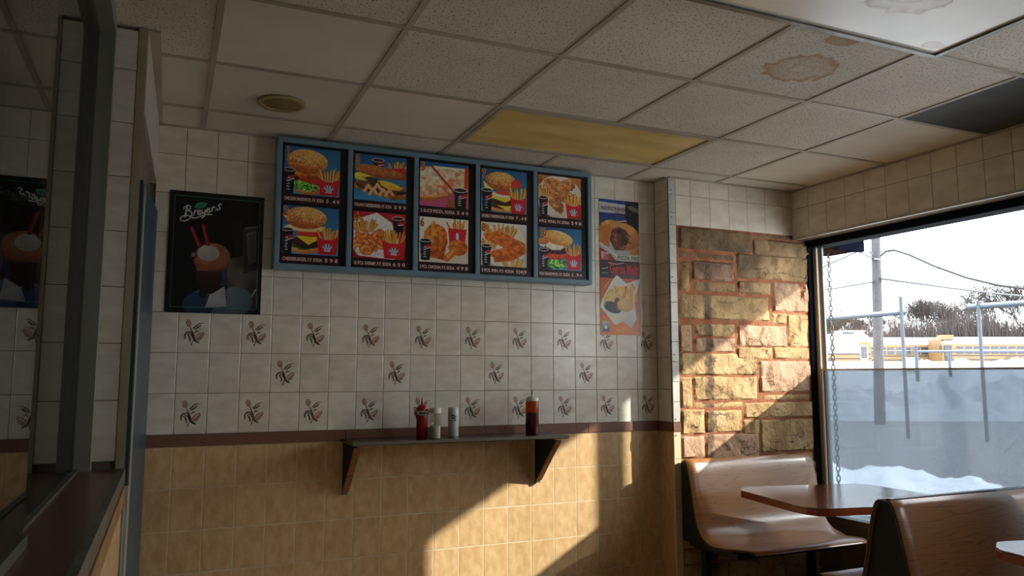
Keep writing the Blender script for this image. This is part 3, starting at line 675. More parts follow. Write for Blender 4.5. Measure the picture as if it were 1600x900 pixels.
# ---- the ten menu pictures
def menu_picture(k):
    P = Paint(118, 114, (40, 104, 150)); Wd = 118/114
    P.a = P.col((36, 84, 130), (58, 134, 178), P.Y+.2*P.X)
    if k == 1:
        P.poly([(.1, .5), (.66, .46), (.7, .9), (.3, .98)], (70, 30, 24))
        P.ell(.45, .90, .26, .10, (226, 160, 92), (170, 96, 50)); P.lettuce(.42, .80, .26, .13)
        P.poly([(.24, .60), (.68, .62), (.66, .80), (.30, .72)], (206, 62, 36), (170, 40, 30))
        P.ell(.44, .56, .34, .10, (226, 140, 52), (150, 72, 24), .06, nz=.3, edge=.25); P.bun(.42, .30, .38, .26)
        P.cup(.09, .50, .98, .22); P.friesbox(.83, .62, .98, .36, 3)
    elif k == 2:
        P.ell(.40, .90, .30, .09, (236, 180, 110), (180, 110, 60)); P.ell(.38, .82, .26, .08, (80, 130, 50), (40, 80, 30), nz=.4, edge=.5)
        P.ell(.46, .74, .28, .13, (84, 44, 30), (44, 22, 16), nz=.3); P.poly([(.24, .62), (.74, .62), (.48, .80)], (250, 200, 50), (240, 180, 40))
        P.ell(.5, .56, .26, .07, (214, 70, 40), (190, 44, 30)); P.ell(.42, .45, .38, .08, (246, 226, 180), (230, 190, 130)); P.bun(.42, .24, .39, .23)
        P.cup(.09, .50, .98, .22); P.friesbox(.83, .60, .98, .36, 4)
    elif k == 3:
        P.fries(.84, .06, .34, .28, 5); P.poly([(.66, .26), (1.0, .22), (1.02, .5), (.7, .42)], (190, 34, 34))
        P.cup(.46, .10, .36, .24, False)
        P.poly([(0, .62), (.2, .52), (.98, .62), (1.03, .9), (.8, .95), (.3, .84), (0, .74)], (198, 128, 70), (150, 84, 40), nz=.3)
        P.ell(.52, .68, .5, .15, (112, 76, 52), (70, 40, 30), .1, nz=.6, edge=.3)
        for x, y in ((.2, .80), (.38, .76), (.5, .86), (.3, .86), (.62, .86)): P.line([(x, y), (x+.07, y-.13), (x+.14, y-.03)], .03, (222, 170, 120))
        P.ell(.22, .47, .22, .09, (250, 214, 90), (226, 180, 60), -.1, nz=.15, edge=.4); P.ell(.72, .64, .24, .08, (250, 210, 84), (230, 170, 50), .25, nz=.15, edge=.4)
        P.ell(.32, .52, .12, .04, (60, 58, 56)); P.ell(.5, .36, .52, .13, (212, 142, 70), (148, 76, 34), .12, nz=.15)
    elif k == 4:
        P.a = P.col((176, 34, 40), (140, 22, 30), P.Y); P.poly([(.02, .2), (.45, .0), (.75, .2), (.98, .85), (.8, 1), (.1, .95), (0, .8)], (236, 226, 224), (206, 196, 196), nz=.08)
        P.fries(.2, .12, .42, .4, 7, 30)
        r = np.random.default_rng(4)
        for i in range(20):
            x, y = .08+r.random()*.5, .38+r.random()*.45; a = r.random()*6; R_ = .085
            pts = [(x+R_*math.cos(a+q*.6), y+R_*math.sin(a+q*.6)*.85) for q in range(7)]; P.line(pts, .048, (150, 64, 24)); P.line(pts, .036, (222, 124, 60)); P.line(pts[1:4], .012, (244, 176, 110))
        P.cup(.88, .10, .42, .24, False); P.friesbox(.80, .58, .98, .42, 8)
    elif k == 5:
        P.poly([(0, .12), (1.04, .06), (1.04, 1), (0, 1)], (206, 64, 76), (190, 90, 130))
        for pts in ([(.0, .16), (.22, .10), (.70, .62), (.62, .74), (.1, .86), (0, .86)], [(.26, .08), (.98, .08), (.99, .5), (.8, .62), (.72, .6)]):
            P.poly(pts, (244, 226, 186), (232, 170, 130), nz=.22, sc=14)
            m = P.poly(pts, (238, 206, 160), nz=.1) if False else None
        cm = (P.X+0*P.Y >= 0); mk = ((P.noise(13) > .64)*(P.Y < .74)*(P.Y > .14)).astype(float); P.lay(mk*.55*(np.abs(P.a[..., 1]-200) < 45), (206, 78, 44))
        P.line([(.02, .84), (.3, .82), (.60, .72)], .05, (176, 100, 50)); P.line([(.02, .81), (.3, .79), (.58, .70)], .02, (226, 150, 80)); P.line([(.99, .10), (.98, .5)], .04, (200, 70, 40))
        P.line([(.24, .10), (.72, .64)], .012, (130, 24, 34)); P.poly([(.6, .80), (1.0, .9), (1.0, 1), (.55, 1)], (150, 90, 50)); P.cup(.86, .58, .98, .30)
    elif k == 6:
        P.a = P.col((232, 222, 204), (200, 190, 170), P.Y); P.fries(.78, .0, .32, .3, 9); P.poly([(.6, .22), (1.0, .22), (.96, .62), (.64, .62)], (196, 30, 40))
        P.line([(.80, .44), (.80, .34)], .03, (170, 200, 230)); P.line([(.72, .5), (.90, .5)], .014, (210, 190, 210))
        P.poly([(.3, .06), (.38, .2), (.5, .24), (.58, .5), (.52, .94), (.24, .9), (.12, .6), (.1, .34)], (224, 142, 58), (176, 84, 26), nz=.25, sc=20); P.ell(.34, .5, .25, .36, (232, 150, 62), (172, 78, 24), .1, nz=.25, edge=.15)
        P.ell(.82, .64, .2, .18, (226, 136, 54), (170, 74, 24), nz=.25, edge=.15); P.line([(.76, .7), (.58, .90)], .07, (196, 100, 38)); P.line([(.74, .68), (.6, .86)], .03, (224, 140, 66)); P.cup(.13, .52, .94, .24)
    elif k == 7:
        P.ell(.5, .92, .34, .07, (236, 180, 110), (190, 120, 66)); P.ell(.52, .86, .3, .06, (90, 40, 28)); P.poly([(.24, .74), (.7, .8), (.62, .96), (.36, .84)], (248, 206, 70))
        P.ell(.5, .76, .33, .08, (92, 50, 34), (54, 28, 20), nz=.3); P.poly([(.18, .52), (.72, .66), (.54, .76), (.2, .66)], (252, 216, 84), (244, 196, 60))
        P.ell(.5, .58, .3, .07, (236, 220, 200)); P.ell(.56, .54, .24, .05, (206, 70, 46)); P.poly([(.04, .30), (.3, .46), (.2, .54), (.08, .46)], (252, 226, 130)); P.bun(.44, .27, .35, .22)
        P.ell(.80, .3, .12, .1, (206, 60, 40)); P.cup(.13, .50, .98, .24); P.friesbox(.84, .60, 1.0, .34, 11)
    elif k == 8:
        P.a = P.col((206, 206, 196), (170, 170, 160), P.Y); P.ell(.5, .5, .52, .52, (238, 234, 220), (206, 198, 180)); P.fries(.45, .02, .34, .75, 12, 46); P.fries(.2, .3, .6, .3, 13, 18); P.fries(.72, .78, 1.0, .5, 14, 20)
        P.poly([(.04, .28), (.4, .18), (1.0, .44), (1.03, .66), (.7, .86), (.3, .92), (.26, .68), (.5, .56), (.1, .40)], (222, 120, 36), (178, 84, 20), nz=.3, sc=24)
        P.ell(.46, .38, .40, .12, (232, 138, 48), (184, 84, 22), .2, nz=.25, edge=.2); P.ell(.58, .70, .38, .13, (228, 128, 40), (176, 78, 20), -.1, nz=.25, edge=.2); P.cup(.12, .54, .98, .22)
    elif k == 9:
        P.a = P.col((190, 120, 66), (120, 70, 40), P.Y); P.ell(.5, .5, .56, .52, (236, 232, 222), (196, 186, 170)); P.fries(.16, .2, .52, .32, 15, 20)
        for x, y, rx, ry, a in ((.35, .2, .24, .14, .1), (.66, .22, .24, .15, -.3), (.5, .42, .3, .13, .5), (.42, .66, .14, .26, -.6), (.72, .5, .2, .14, .2)): P.ell(x, y, rx, ry, (228, 168, 104), (160, 88, 44), a, nz=.3, sc=22, edge=.25)
        P.cup(.12, .54, .98, .22); P.friesbox(.84, .62, .98, .34, 16)
    else:
        P.poly([(.0, .55), (.3, .6), (.3, 1), (0, 1)], (60, 50, 66)); P.lettuce(.42, .86, .26, .12); P.ell(.42, .68, .26, .08, (222, 90, 52), (190, 60, 36), nz=.2)
        P.ell(.42, .50, .34, .13, (96, 54, 46), (56, 30, 26), nz=.3); P.ell(.32, .42, .30, .09, (236, 232, 220), (206, 196, 180), .15, nz=.1, edge=.6); P.ell(.1, .34, .14, .08, (220, 150, 80), (180, 100, 40))
        P.bun(.46, .24, .37, .17, (250, 214, 140), (204, 132, 62), False, .18); P.cup(.12, .54, .98, .22); P.friesbox(.84, .58, .98, .34, 17)
    P.a = P.a*(1+.06*(P.noise(50)-.5))[..., None]
    return P.grade(1.14)

# ---- menu board
BX0, BX1, BZ0, BZ1, BD = .456, 2.262, 1.924, 2.595, .10
mb_root = thing('menu_board', 'wide menu board in a blue frame with ten numbered food pictures', 'menu board', (BX0, 0, BZ0))
Wb, Hb = BX1-BX0, BZ1-BZ0
B = MB().box(0, Wb, -.072, -.006, 0, Hb)
B.build('case', M['frame_blue'], mb_root, bevel=.002)
fr = .026
MB().box(0, Wb, -BD, -.072, 0, fr).build('frame_rail', M['frame_blue'], mb_root, bevel=.003)
MB().box(0, Wb, -BD, -.072, Hb-fr, Hb).build('frame_rail', M['frame_blue'], mb_root, bevel=.003)
cw = (Wb-fr)/5
for k in range(6): MB().box(k*cw, k*cw+fr, -BD-.001, -.072, fr-.001, Hb-fr+.001).build('frame_bar', M['frame_blue'], mb_root, bevel=.003)
M['panel_black'] = mat('panel_black', (14, 8, 10), .25); M['caption_strip'] = mat('maroon_caption_strip', (48, 10, 14), .3)
M['caption_ink'] = mat('pink_white_caption_ink', (246, 212, 206), .5); M['num_ink'] = mat('red_numeral_ink', (172, 40, 24), .4); M['num_edge'] = mat('yellow_numeral_outline', (250, 206, 96), .4)
caps = {1: ('CHICKEN SANDWICH, F.F. SODA', '5 . 4 9'), 2: ('CHEESEBURGER, F.F. SODA', '5 9 8'), 3: ('ITALIAN CHEESEBURGER, F.F. SODA', '5 9 9'), 4: ('15 PCS. SHRIMP, F.F. SODA', '6 5 0'),
        5: ('2 SLICE PIZZA, SODA', '5 4 9'), 6: ('2 PCS. CHICKEN, F.F. SODA', '4 9 8'), 7: ('DOUBLE CHEESEBURGER, F.F. SODA', '7 . 4 9'), 8: ('2 PCS. FISH, F.F. SODA', '5|4|9'),
        9: ('4 PCS. WING, F.F. SODA', '5 9 8'), 10: ('FISH SANDWICH, F.F. SODA', '5 . 9 4')}
pw, ph = cw-fr, Hb-2*fr
for c in range(5):
    px0 = c*cw+fr
    pan = MB().box(px0+.001, px0+pw-.001, -.084, -.072, fr+.001, Hb-fr-.001).build('menu_panel', M['panel_black'], mb_root)
    for r in range(2):
        k = c*2+r+1; picw, pich = pw-.050, .246
        zb = fr+ph-.014-pich if r == 0 else fr+.052
        o = print_sheet('food_picture', menu_picture(k), picw, pich, pan); o.location = (px0+.012, -.084, zb)
        MB().box(px0+.008, px0+pw-.028, -.0846, -.084, zb-.046, zb-.004).build('caption_strip', M['caption_strip'], pan)
        n_, pr_ = caps[k]
        text(n_, .024, M['caption_ink'], pan, (px0+.016, -.0855, zb-.034), width=picw*.70, bold=.0005, name='caption')
        text(pr_, .026, M['caption_ink'], pan, (px0+.016+picw*.745, -.0855, zb-.034), width=picw*.235, bold=.0005, name='price')
        for nm, mm, off, yy in (('numeral_outline', 'num_edge', .0042, -.0862), ('numeral', 'num_ink', .0008, -.0872)):
            text(str(k), .062, M[mm], pan, (px0+.016, yy, zb+pich-.052), sx=.72, bold=off, name=nm)

# ---- drink poster at the left
def drink_poster():
    P = Paint(192, 262, (10, 11, 11)); A = 192/262
    S = lambda x, y: ((x-137+(y-72)*.035)/610*A, (y-72-(x-137)*.075)/768)
    # blurred shop front behind the glass
    P.poly([S(560, 560), S(520, 270), S(600, 270), S(620, 600)], (34, 32, 30), (20, 20, 20))
    P.poly([S(500, 520), S(700, 480), S(700, 830), S(560, 830), S(500, 700)], (92, 84, 72), (60, 56, 50), nz=.35, sc=9)
    P.poly([S(600, 330), S(700, 300), S(705, 590), S(608, 615)], (58, 54, 50), (40, 38, 36), nz=.2); P.poly([S(625, 350), S(690, 335), S(690, 540), S(640, 560)], (118, 112, 102), (70, 68, 64)); P.poly([S(640, 365), S(680, 355), S(682, 520), S(648, 535)], (74, 72, 70))
    P.line([S(620, 320), S(695, 312)], .008, (120, 116, 110)); P.line([S(640, 790), S(690, 720)], .006, (150, 140, 120)); P.line([S(610, 820), S(680, 740)], .004, (150, 140, 120))
    P.ell(*S(425, 800), .30*A, .135, (84, 106, 128), (48, 66, 92)); P.ell(*S(550, 790), .14, .12, (120, 136, 140), (60, 76, 84), clip=(P.X > S(500, 790)[0]))
    P.ell(*S(320, 800), .12, .10, (54, 76, 110), (24, 34, 60))
    P.poly([S(390, 740), S(480, 660), S(498, 822), S(360, 822)], (196, 192, 190), (140, 138, 140), nz=.12); P.poly([S(330, 700), S(400, 700), S(350, 770), S(320, 740)], (34, 24, 26))
    P.poly([S(300, 590), S(500, 540), S(488, 690), S(400, 740), S(318, 700)], (74, 42, 38), (30, 18, 22)); P.poly([S(470, 560), S(500, 545), S(492, 680), S(462, 700)], (60, 78, 120), (40, 44, 80))
    P.ell(*S(400, 540), .155*A*1.2, .075, (180, 112, 84), (104, 54, 40), .1); P.poly([S(296, 490), S(505, 490), S(495, 580), S(306, 590)], (168, 100, 74), (128, 66, 48), nz=.15)
    P.ell(*S(410, 490), .165*A*1.08, .10, (170, 92, 64), (150, 96, 70), .1, nz=.15); P.ell(*S(380, 478), .10*A*1.15, .068, (206, 200, 186), (170, 160, 150), nz=.08)
    P.ell(*S(285, 486), .028, .03, (60, 30, 40)); P.ell(*S(285, 486), .016, .018, (150, 100, 110))
    for a, b in (((274, 315), (322, 432)), ((346, 298), (376, 420))):
        P.line([S(*a), S(*b)], .0155, (110, 20, 32)); P.line([S(a[0]-2, a[1]), S(b[0]-3, b[1])], .007, (178, 52, 62))
    x0, y0, x1, y1 = .052*A, .040, .955*A, .955
    P.line([(x0, y0), (x1, y0), (x1, y1), (x0, y1), (x0, y0)], .0022, (74, 140, 120))
    P.poly([S(285, 185), S(305, 155), S(340, 150), S(372, 158), S(358, 185), S(320, 195)], (56, 150, 128), (40, 124, 104))
    Wt = (226, 222, 214); Rr = .0046
    T_ = lambda pts, r=Rr: P.line([S(x, y) for x, y in pts], r, Wt)
    T_([(243,182),(238,205),(233,228),(229,245)], .0062); T_([(222,193),(228,182),(242,172),(256,172),(264,180),(262,192),(252,201),(242,205)]); T_([(246,205),(262,208),(272,218),(272,234),(262,252),(246,265),(224,272),(208,268),(200,258),(206,246),(222,238),(244,236),(262,240),(280,252),(300,252),(330,240),(360,230),(400,230)])
    T_([(284,236),(289,207)]); T_([(287,216),(298,203),(306,206)]); T_([(310,220),(326,212),(326,203),(316,203),(309,214),(312,228),(322,230),(332,222)]); T_([(338,202),(337,218),(343,224),(353,216),(358,202)]); T_([(358,202),(356,224),(348,244),(336,252)])
    T_([(366,206),(382,200),(384,190),(374,189),(366,200),(368,214),(378,218),(390,208)]); T_([(398,210),(402,184)]); T_([(400,194),(412,180),(420,184)]); T_([(452,160),(442,170),(452,184),(450,196),(436,200),(430,194)]); T_([(452,160),(462,168)]); T_([(420,206),(436,192)], .003)
    P.line([(.62*A, .983), (.86*A, .983)], .0018, (110, 110, 106)); P.line([(.8*A, .965), (.93*A, .965)], .0018, (110, 110, 106))
    return P
dp = print_sheet('drink_poster', drink_poster(), .437, .594, thick=.004)
dp.location = (-.026, -.007, 1.696); dp.rotation_euler = (0, 0, 0)
tag(dp, 'black framed ice cream drink poster with two pink straws in a glass', 'poster')

# ---- tall food poster beside the board
def food_poster():
    P = Paint(96, 282, (150, 60, 30)); A = 96/282
    S = lambda u, v: (u*A, v)
    # upper sheet
    P.poly([S(0, 0), S(1, 0), S(1, .455), S(0, .455)], (42, 76, 140), (30, 54, 110)); P.poly([S(0, .02), S(.68, .03), S(.68, .10), S(0, .10)], (206, 206, 208))
    P.poly([S(.66, 0), S(1, 0), S(1, .38), S(.66, .30)], (24, 30, 40), (16, 20, 26)); P.ell(*S(.88, .06), .06, .02, (150, 150, 144), (90, 84, 80), .3); P.line([S(.42, .18), S(.68, .165)], .006, (180, 40, 46)); P.line([S(.4, .165), S(.68, .15)], .004, (220, 210, 210)); P.line([S(.5, .19), S(.68, .18)], .004, (220, 190, 190))
    P.ell(*S(.5, .36), .2, .12, (212, 208, 200), (170, 160, 150), .3); P.ell(*S(.3, .19), .1, .035, (238, 186, 90), (180, 110, 40), nz=.3, sc=30, edge=.4)
    P.ell(*S(.62, .27), .145, .10, (240, 190, 110), (188, 110, 50), .2, nz=.15); P.poly([S(0, .2), S(.28, .19), S(.24, .36), S(0, .33)], (222, 140, 50), (196, 110, 36), nz=.15)
    P.ell(*S(.50, .29), .085, .085, (112, 62, 42), (70, 34, 26), nz=.6, sc=30, edge=.3)
    for k in range(16):
        r = np.random.default_rng(k); x, y = .3+r.random()*.42, .22+r.random()*.15; P.line([S(x, y), S(x+.08, y+.03*(r.random()-.3))], .005, (176, 112, 80) if k % 2 else (96, 46, 34))
    P.ell(*S(.9, .38), .05, .03, (220, 160, 90), (170, 100, 50)); P.poly([S(.42, .415), S(1, .40), S(1, .455), S(.46, .455)], (200, 196, 184)); P.line([S(.02, .33), S(.45, .425)], .008, (212, 210, 202))
    P.poly([S(0, .36), S(.28, .41), S(.4, .455), S(0, .455)], (150, 30, 40)); P.poly([S(.03, .39), S(.22, .40), S(.24, .45), S(.05, .45)], (216, 180, 180), (180, 90, 100), nz=.4, sc=50)
    # lower sheet
    P.poly([S(0, .455), S(1, .455), S(1, .585), S(0, .585)], (60, 20, 24), (96, 26, 26)); P.ell(*S(.14, .535), .055, .05, (20, 20, 22)); P.line([S(.05, .52), S(.2, .51)], .004, (170, 170, 170)); P.line([S(.06, .55), S(.2, .548)], .003, (160, 160, 160)); P.line([S(.22, .472), S(.4, .48), S(.6, .470)], .003, (210, 190, 190))
    P.poly([S(0, .585), S(1, .585), S(1, 1), S(0, 1)], (206, 92, 34), (222, 120, 36), nz=.12, sc=6)
    P.poly([S(.42, .56), S(.66, .62), S(1, .58), S(.86, .78), S(.9, .88), S(.76, .95), S(.56, .90), S(.36, .93), S(.2, .87), S(0, .80), S(.06, .74), S(.3, .60)], (230, 228, 220), (196, 194, 186), nz=.1, sc=9)
    P.ell(*S(.56, .72), .13, .075, (240, 190, 110), (206, 140, 60), nz=.2)
    for k in range(26):
        r = np.random.default_rng(90+k); x = .36+r.random()*.5; P.line([S(x, .74), S(x+(r.random()-.5)*.2, .62+r.random()*.05)], .006, (244, 196, 110) if k % 3 else (200, 130, 60))
    P.ell(*S(.34, .74), .075, .05, (240, 208, 140), (214, 160, 90)); P.ell(*S(.3, .80), .075, .04, (74, 56, 50), (40, 30, 30), .3, nz=.7, sc=60); P.ell(*S(.44, .78), .03, .055, (80, 60, 54), (40, 30, 30), -.2, nz=.7, sc=60)
    P.ell(*S(.62, .78), .07, .05, (236, 190, 116), (206, 150, 80)); P.line([S(.18, .70), S(.26, .67), S(.3, .70)], .007, (190, 190, 60)); P.line([S(.1, .78), S(.12, .73), S(.2, .72)], .007, (176, 186, 50)); P.line([S(.2, .86), S(.5, .885), S(.7, .85)], .006, (236, 196, 130))
    P.poly([S(.04, .90), S(.22, .90), S(.22, .98), S(.04, .98)], (190, 190, 170), (40, 80, 110)); P.ell(*S(.13, .945), .012, .012, (230, 230, 230)); P.line([S(.38, .965), S(.7, .955)], .004, (240, 170, 60)); P.line([S(.42, .975), S(.66, .94)], .003, (240, 170, 60))
    P.line([S(.1, .66), S(.24, .60)], .004, (240, 160, 60))
    return P.grade(.95)
fp = print_sheet('food_poster', food_poster(), .284, .832, thick=.001)
fp.location = (2.366, -.0075, 1.638)
tag(fp, 'tall narrow food poster with a rolled sandwich above and fries below', 'poster')
M['ink_maroon'] = mat('maroon_poster_ink', (96, 24, 40), .4); M['ink_red'] = mat('red_poster_ink', (206, 44, 52), .4); M['ink_dark'] = mat('dark_poster_ink', (40, 30, 40), .4)
text('INDESCRIBABLY', .034, M['ink_maroon'], fp, (.010, -.002, .765), width=.200)
text('DELICIOUS', .034, M['ink_maroon'], fp, (.112, -.002, .737), width=.120)
text('PIZZA PIES', .032, M['ink_dark'], fp, (.125, -.002, .463), width=.150)
text('Gyros Melt!', .085, M['ink_red'], fp, (.068, -.002, .376), width=.208, bold=.0015)

# ------------------------------------------------------------ wall shelf with brackets
sh = thing('wall_shelf', 'narrow dark metal-topped shelf on two wooden brackets', 'shelf', (.826, 0, 1.045))
SW_, SDp, SZ = 1.168, .295, .030
MB().box(0, SW_, -SDp+.004, -.013, SZ-.018, SZ).build('shelf_board', M['steel'], sh, bevel=.002)
MB().box(-.002, SW_+.002, -SDp-.003, -SDp+.004, SZ-.014, SZ+.001).build('front_edge', M['shelf_edge'], sh, bevel=.0015)
for x in (.012, 1.098):
    br = MB().prism([(-.013, .004), (-.275, .004), (-.262, -.008), (-.030, -.232), (-.013, -.232)], 'x', x, x+.022).build('bracket', M['blackmatte'], sh)
    MB().prism([(-.275, .004), (-.262, -.008), (-.030, -.232), (-.038, -.236), (-.270, -.012), (-.283, .004)], 'x', x-.001, x+.030).build('bracket_edge', M['bracket_wood'], br)
    MB().box(x, x+.024, -.034, -.012, -.250, -.222).build('metal_foot', M['alu'], br)
    MB().lathe([(.004, 0), (.004, .002)], 8).build('screw', M['screw'], br, loc=(x+.012, -.036, -.236)).rotation_euler = (PI/2, 0, 0)
SH_Z = 1.0755
def bottle(name, label, x, y, cat, group=None): return thing(name, label, cat, (x, y, SH_Z), 0, group)
k1 = bottle('ketchup_bottle', 'red squeeze bottle of ketchup with a pointed cap, on the wall shelf', 1.203, -.185, 'bottle')
MB().lathe([(.026, 0), (.029, .004), (.029, .11), (.0285, .135), (.024, .143)], 28).build('body', M['red_dark'], k1, smooth=True)
MB().lathe([(.0297, .118), (.0297, .140)], 28).build('neck_band', M['label'], k1, smooth=True)
for a in (-2.2, -1.9, -1.6, -1.3): MB().box(-.0035, .0035, -.0008, 0, -.006, .006).build('print_mark', M['ink'], k1, loc=(.0300*math.cos(a), .0300*math.sin(a), .128)).rotation_euler = (0, 0, a+PI/2)
MB().lathe([(.029, .140), (.030, .146), (.027, .160), (.018, .168), (.0075, .172), (.006, .185), (.003, .205), (.001, .206)], 28).build('nozzle_cap', M['red_plastic'], k1, smooth=True)
st = MB(); st.tube([(-.026, 0, .150), (-.040, 0, .158), (-.043, 0, .150), (-.034, 0, .135), (-.030, 0, .10)], .0032, 6).build('cap_strap', M['red_plastic'], k1, smooth=True)
k2 = bottle('salt_shaker', 'clear shaker half full of salt beside the ketchup bottle', 1.262, -.222, 'shaker')
MB().lathe([(.026, 0), (.0275, .003), (.0275, .132)], 28).build('body', M['bottle_clear'], k2, smooth=True)
MB().lathe([(.0262, .002), (.0262, .062), (.020, .066)], 24).build('salt', M['grain'], k2, smooth=True)
MB().lathe([(.0285, .128), (.029, .132), (.029, .153), (.026, .156), (.001, .157)], 28).build('lid', M['white_plastic'], k2, smooth=True)
k3 = bottle('pepper_shaker', 'white-labelled shaker standing to the right of the clear salt shaker', 1.398, -.112, 'shaker')
MB().lathe([(.026, 0), (.028, .004), (.028, .135), (.026, .14)], 28).build('body', mat('cloudy_white_plastic', (190, 192, 190), .3, col2=(206, 204, 196), scale=8), k3, smooth=True)
MB().lathe([(.0283, .078), (.0283, .118)], 28).build('label', M['label'], k3, smooth=True)
for i, (a, z, w) in enumerate(((-2.15, .108, .005), (-1.85, .110, .004), (-1.55, .105, .005), (-1.95, .097, .006), (-1.6, .094, .004), (-1.8, .084, .012))):
    MB().box(-w, w, -.0006, 0, -.0035 if i < 5 else -.0015, .0035 if i < 5 else .0015).build('print_mark', M['ink'], k3, loc=(.0288*math.cos(a), .0288*math.sin(a), z)).rotation_euler = (0, 0, a+PI/2)
MB().lathe([(.027, .134), (.0275, .138), (.0275, .148), (.024, .152), (.001, .153)], 28).build('lid', M['white_plastic'], k3, smooth=True)
k4 = bottle('sauce_bottle', 'squeeze bottle of dark red hot sauce with white cap near the shelf end', 1.843, -.150, 'bottle')
MB().lathe([(.034, 0), (.0365, .004), (.0365, .118)], 32).build('sauce', M['sauce'], k4, smooth=True)
MB().lathe([(.0365, .118), (.0365, .176), (.033, .182)], 32).build('clear_upper', M['sauce_thin'], k4, smooth=True)
MB().lathe([(.034, .178), (.0355, .182), (.0355, .192), (.030, .200), (.016, .206), (.009, .207), (.006, .214)], 32).build('cap', M['white_plastic'], k4, smooth=True)
MB().lathe([(.0035, .212), (.0018, .235), (.0008, .243)], 12).build('tip', mat('dark_tip', (60, 46, 40), .5), k4, smooth=True)

# ------------------------------------------------------------ booths
BACK = [(.012, .884), (.004, .899), (-.008, .905), (-.022, .902), (-.036, .885), (-.052, .84), (-.068, .775), (-.084, .70), (-.098, .63), (-.113, .57), (-.132, .525), (-.160, .490)]
def shell(parent, y0, sgn, ztop, name='seat_shell', Wd=.965):
    """bent laminate shell: back and seat in one sweep; sgn=-1 sits facing -y"""
    k = ztop/.905
    prof = [(p_, z_*k) for p_, z_ in BACK]+[(-.20, .466), (-.26, .452), (-.33, .450), (-.40, .457), (-.445, .459), (-.472, .450), (-.482, .435)]
    # resample
    P_ = [Vector(p) for p in prof]; S_ = [0]
    for a, b in zip(P_, P_[1:]): S_.append(S_[-1]+(b-a).length)
    n, mx = 44, 14; L_ = S_[-1]; vs = []; fs = []
    for i in range(n+1):
        s = L_*i/n; j = max(q for q in range(len(S_)-1) if S_[q] <= s+1e-9); t = (s-S_[j])/(S_[j+1]-S_[j]); p = P_[j].lerp(P_[j+1], t)
        e0 = min(1, s/.07); e1 = min(1, (L_-s)/.24)
        ins = .045*(1-math.sqrt(max(0, 1-(1-e0)**2)))+.115*(1-e1)**1.05
        for q in range(mx+1):
            u = q/mx; x = ins+(Wd-ins-min(ins, .03))*u; vs.append((x, y0+p.x*(-sgn), p.y))
    for i in range(n):
        for q in range(mx): a = i*(mx+1)+q; fs.append((a, a+1, a+mx+2, a+mx+1) if sgn < 0 else (a, a+mx+1, a+mx+2, a+1))
    o = MB().add(vs, fs).build(name, [M['oak'], mat('dark_shell_edge', (44, 30, 24), .4)], parent, smooth=True)
    md = o.modifiers.new('thickness', 'SOLIDIFY'); md.thickness = .013; md.offset = -1 if sgn < 0 else -1; md.material_offset_rim = 1
    md2 = o.modifiers.new('soft', 'BEVEL'); md2.width = .002; md2.segments = 1; md2.limit_method = 'ANGLE'; md2.angle_limit = 1.0
    return o
b1 = thing('booth_bench', 'single wood laminate booth bench with its back against the stone wall', 'bench', (2.80, 0, 0))
shell(b1, -.195, -1, .905)
SP = [(-.165, .885)]+[(-.195+p_+.010, z_-.008) for p_, z_ in BACK[1:]]+[(-.195-.20, .448), (-.195-.26, .436), (-.165, .436)]
MB().prism(SP, 'x', .012, .05).build('side_panel', M['blackmatte'], b1); MB().prism(SP, 'x', .915, .953).build('side_panel', M['blackmatte'], b1)
MB().box(.02, .945, -.180, -.165, .44, .88).build('back_panel', M['blackmatte'], b1)
MB().box(.05, .915, -.60, -.18, .405, .436).build('seat_frame', M['black'], b1)
for x in (.07, .86): MB().box(x, x+.04, -.30, -.26, 0, .41).build('leg', M['black'], b1); MB().box(x, x+.04, -.62, -.20, 0, .03).build('foot', M['black'], b1)
b2 = thing('booth_bench', 'double-sided wood laminate booth bench with black A-shaped end at lower right', 'bench', (2.80, 0, 0))
zt = .872
shell(b2, -1.588, 1, zt); shell(b2, -1.614, -1, zt)
kk = zt/.905; HB = [(p_+.008, z_*kk-.008) for p_, z_ in BACK[2:]]+[(-.20, .448), (-.26, .436)]
A_ = [(-1.614+p_, z_) for p_, z_ in HB]+[(-1.588-p_, z_) for p_, z_ in HB[::-1]]
MB().prism(A_, 'x', .012, .05).build('end_panel', M['blackmatte'], b2); MB().prism(A_, 'x', .915, .953).build('end_panel', M['blackmatte'], b2)
MB().box(.03, .935, -1.615, -1.587, zt-.012, zt+.003).build('top_cap', M['black'], b2, bevel=.004)
MB().box(.05, .915, -2.03, -1.17, .405, .436).build('seat_frame', M['black'], b2)
for x in (.07, .86): MB().box(x, x+.04, -1.65, -1.55, 0, .41).build('leg', M['black'], b2); MB().box(x, x+.04, -1.98, -1.22, 0, .03).build('foot', M['black'], b2)
# tables
def table(label, dx, dy):
    t = thing('booth_table', label, 'table', (3.25+dx, -.93+dy, 0))
    P_ = [(2.912, -.572), (2.95, -.525), (3.03, -.474), (3.08, -.477), (3.70, -.628), (3.745, -.70), (3.745, -1.32), (3.66, -1.395), (3.06, -1.235), (2.90, -1.205), (2.858, -1.175), (2.838, -1.13), (2.836, -1.03)]
    P_ = [(x-3.25, y+.93) for x, y in P_]
    MB().prism(P_, 'z', .760, .7675).build('tabletop', M['table_top'], t, bevel=.0015)
    MB().prism([(x*1.002, y*1.002) for x, y in P_], 'z', .730, .7598).build('edge_band', M['table_edge'], t, bevel=.0015)
    MB().box(.28, .34, -.03, .03, .03, .70).build('pedestal', M['black'], t)
    MB().box(.20, .48, -.25, -.19, .698, .730).box(.20, .48, .19, .25, .698, .730).box(.28, .34, -.25, .25, .698, .730).build('top_support', M['black'], t)
    MB().box(.03, .48, -.22, .22, 0, .03).build('base', M['black'], t)
table('reddish-brown booth table with clipped corners between the two benches', 0, 0)
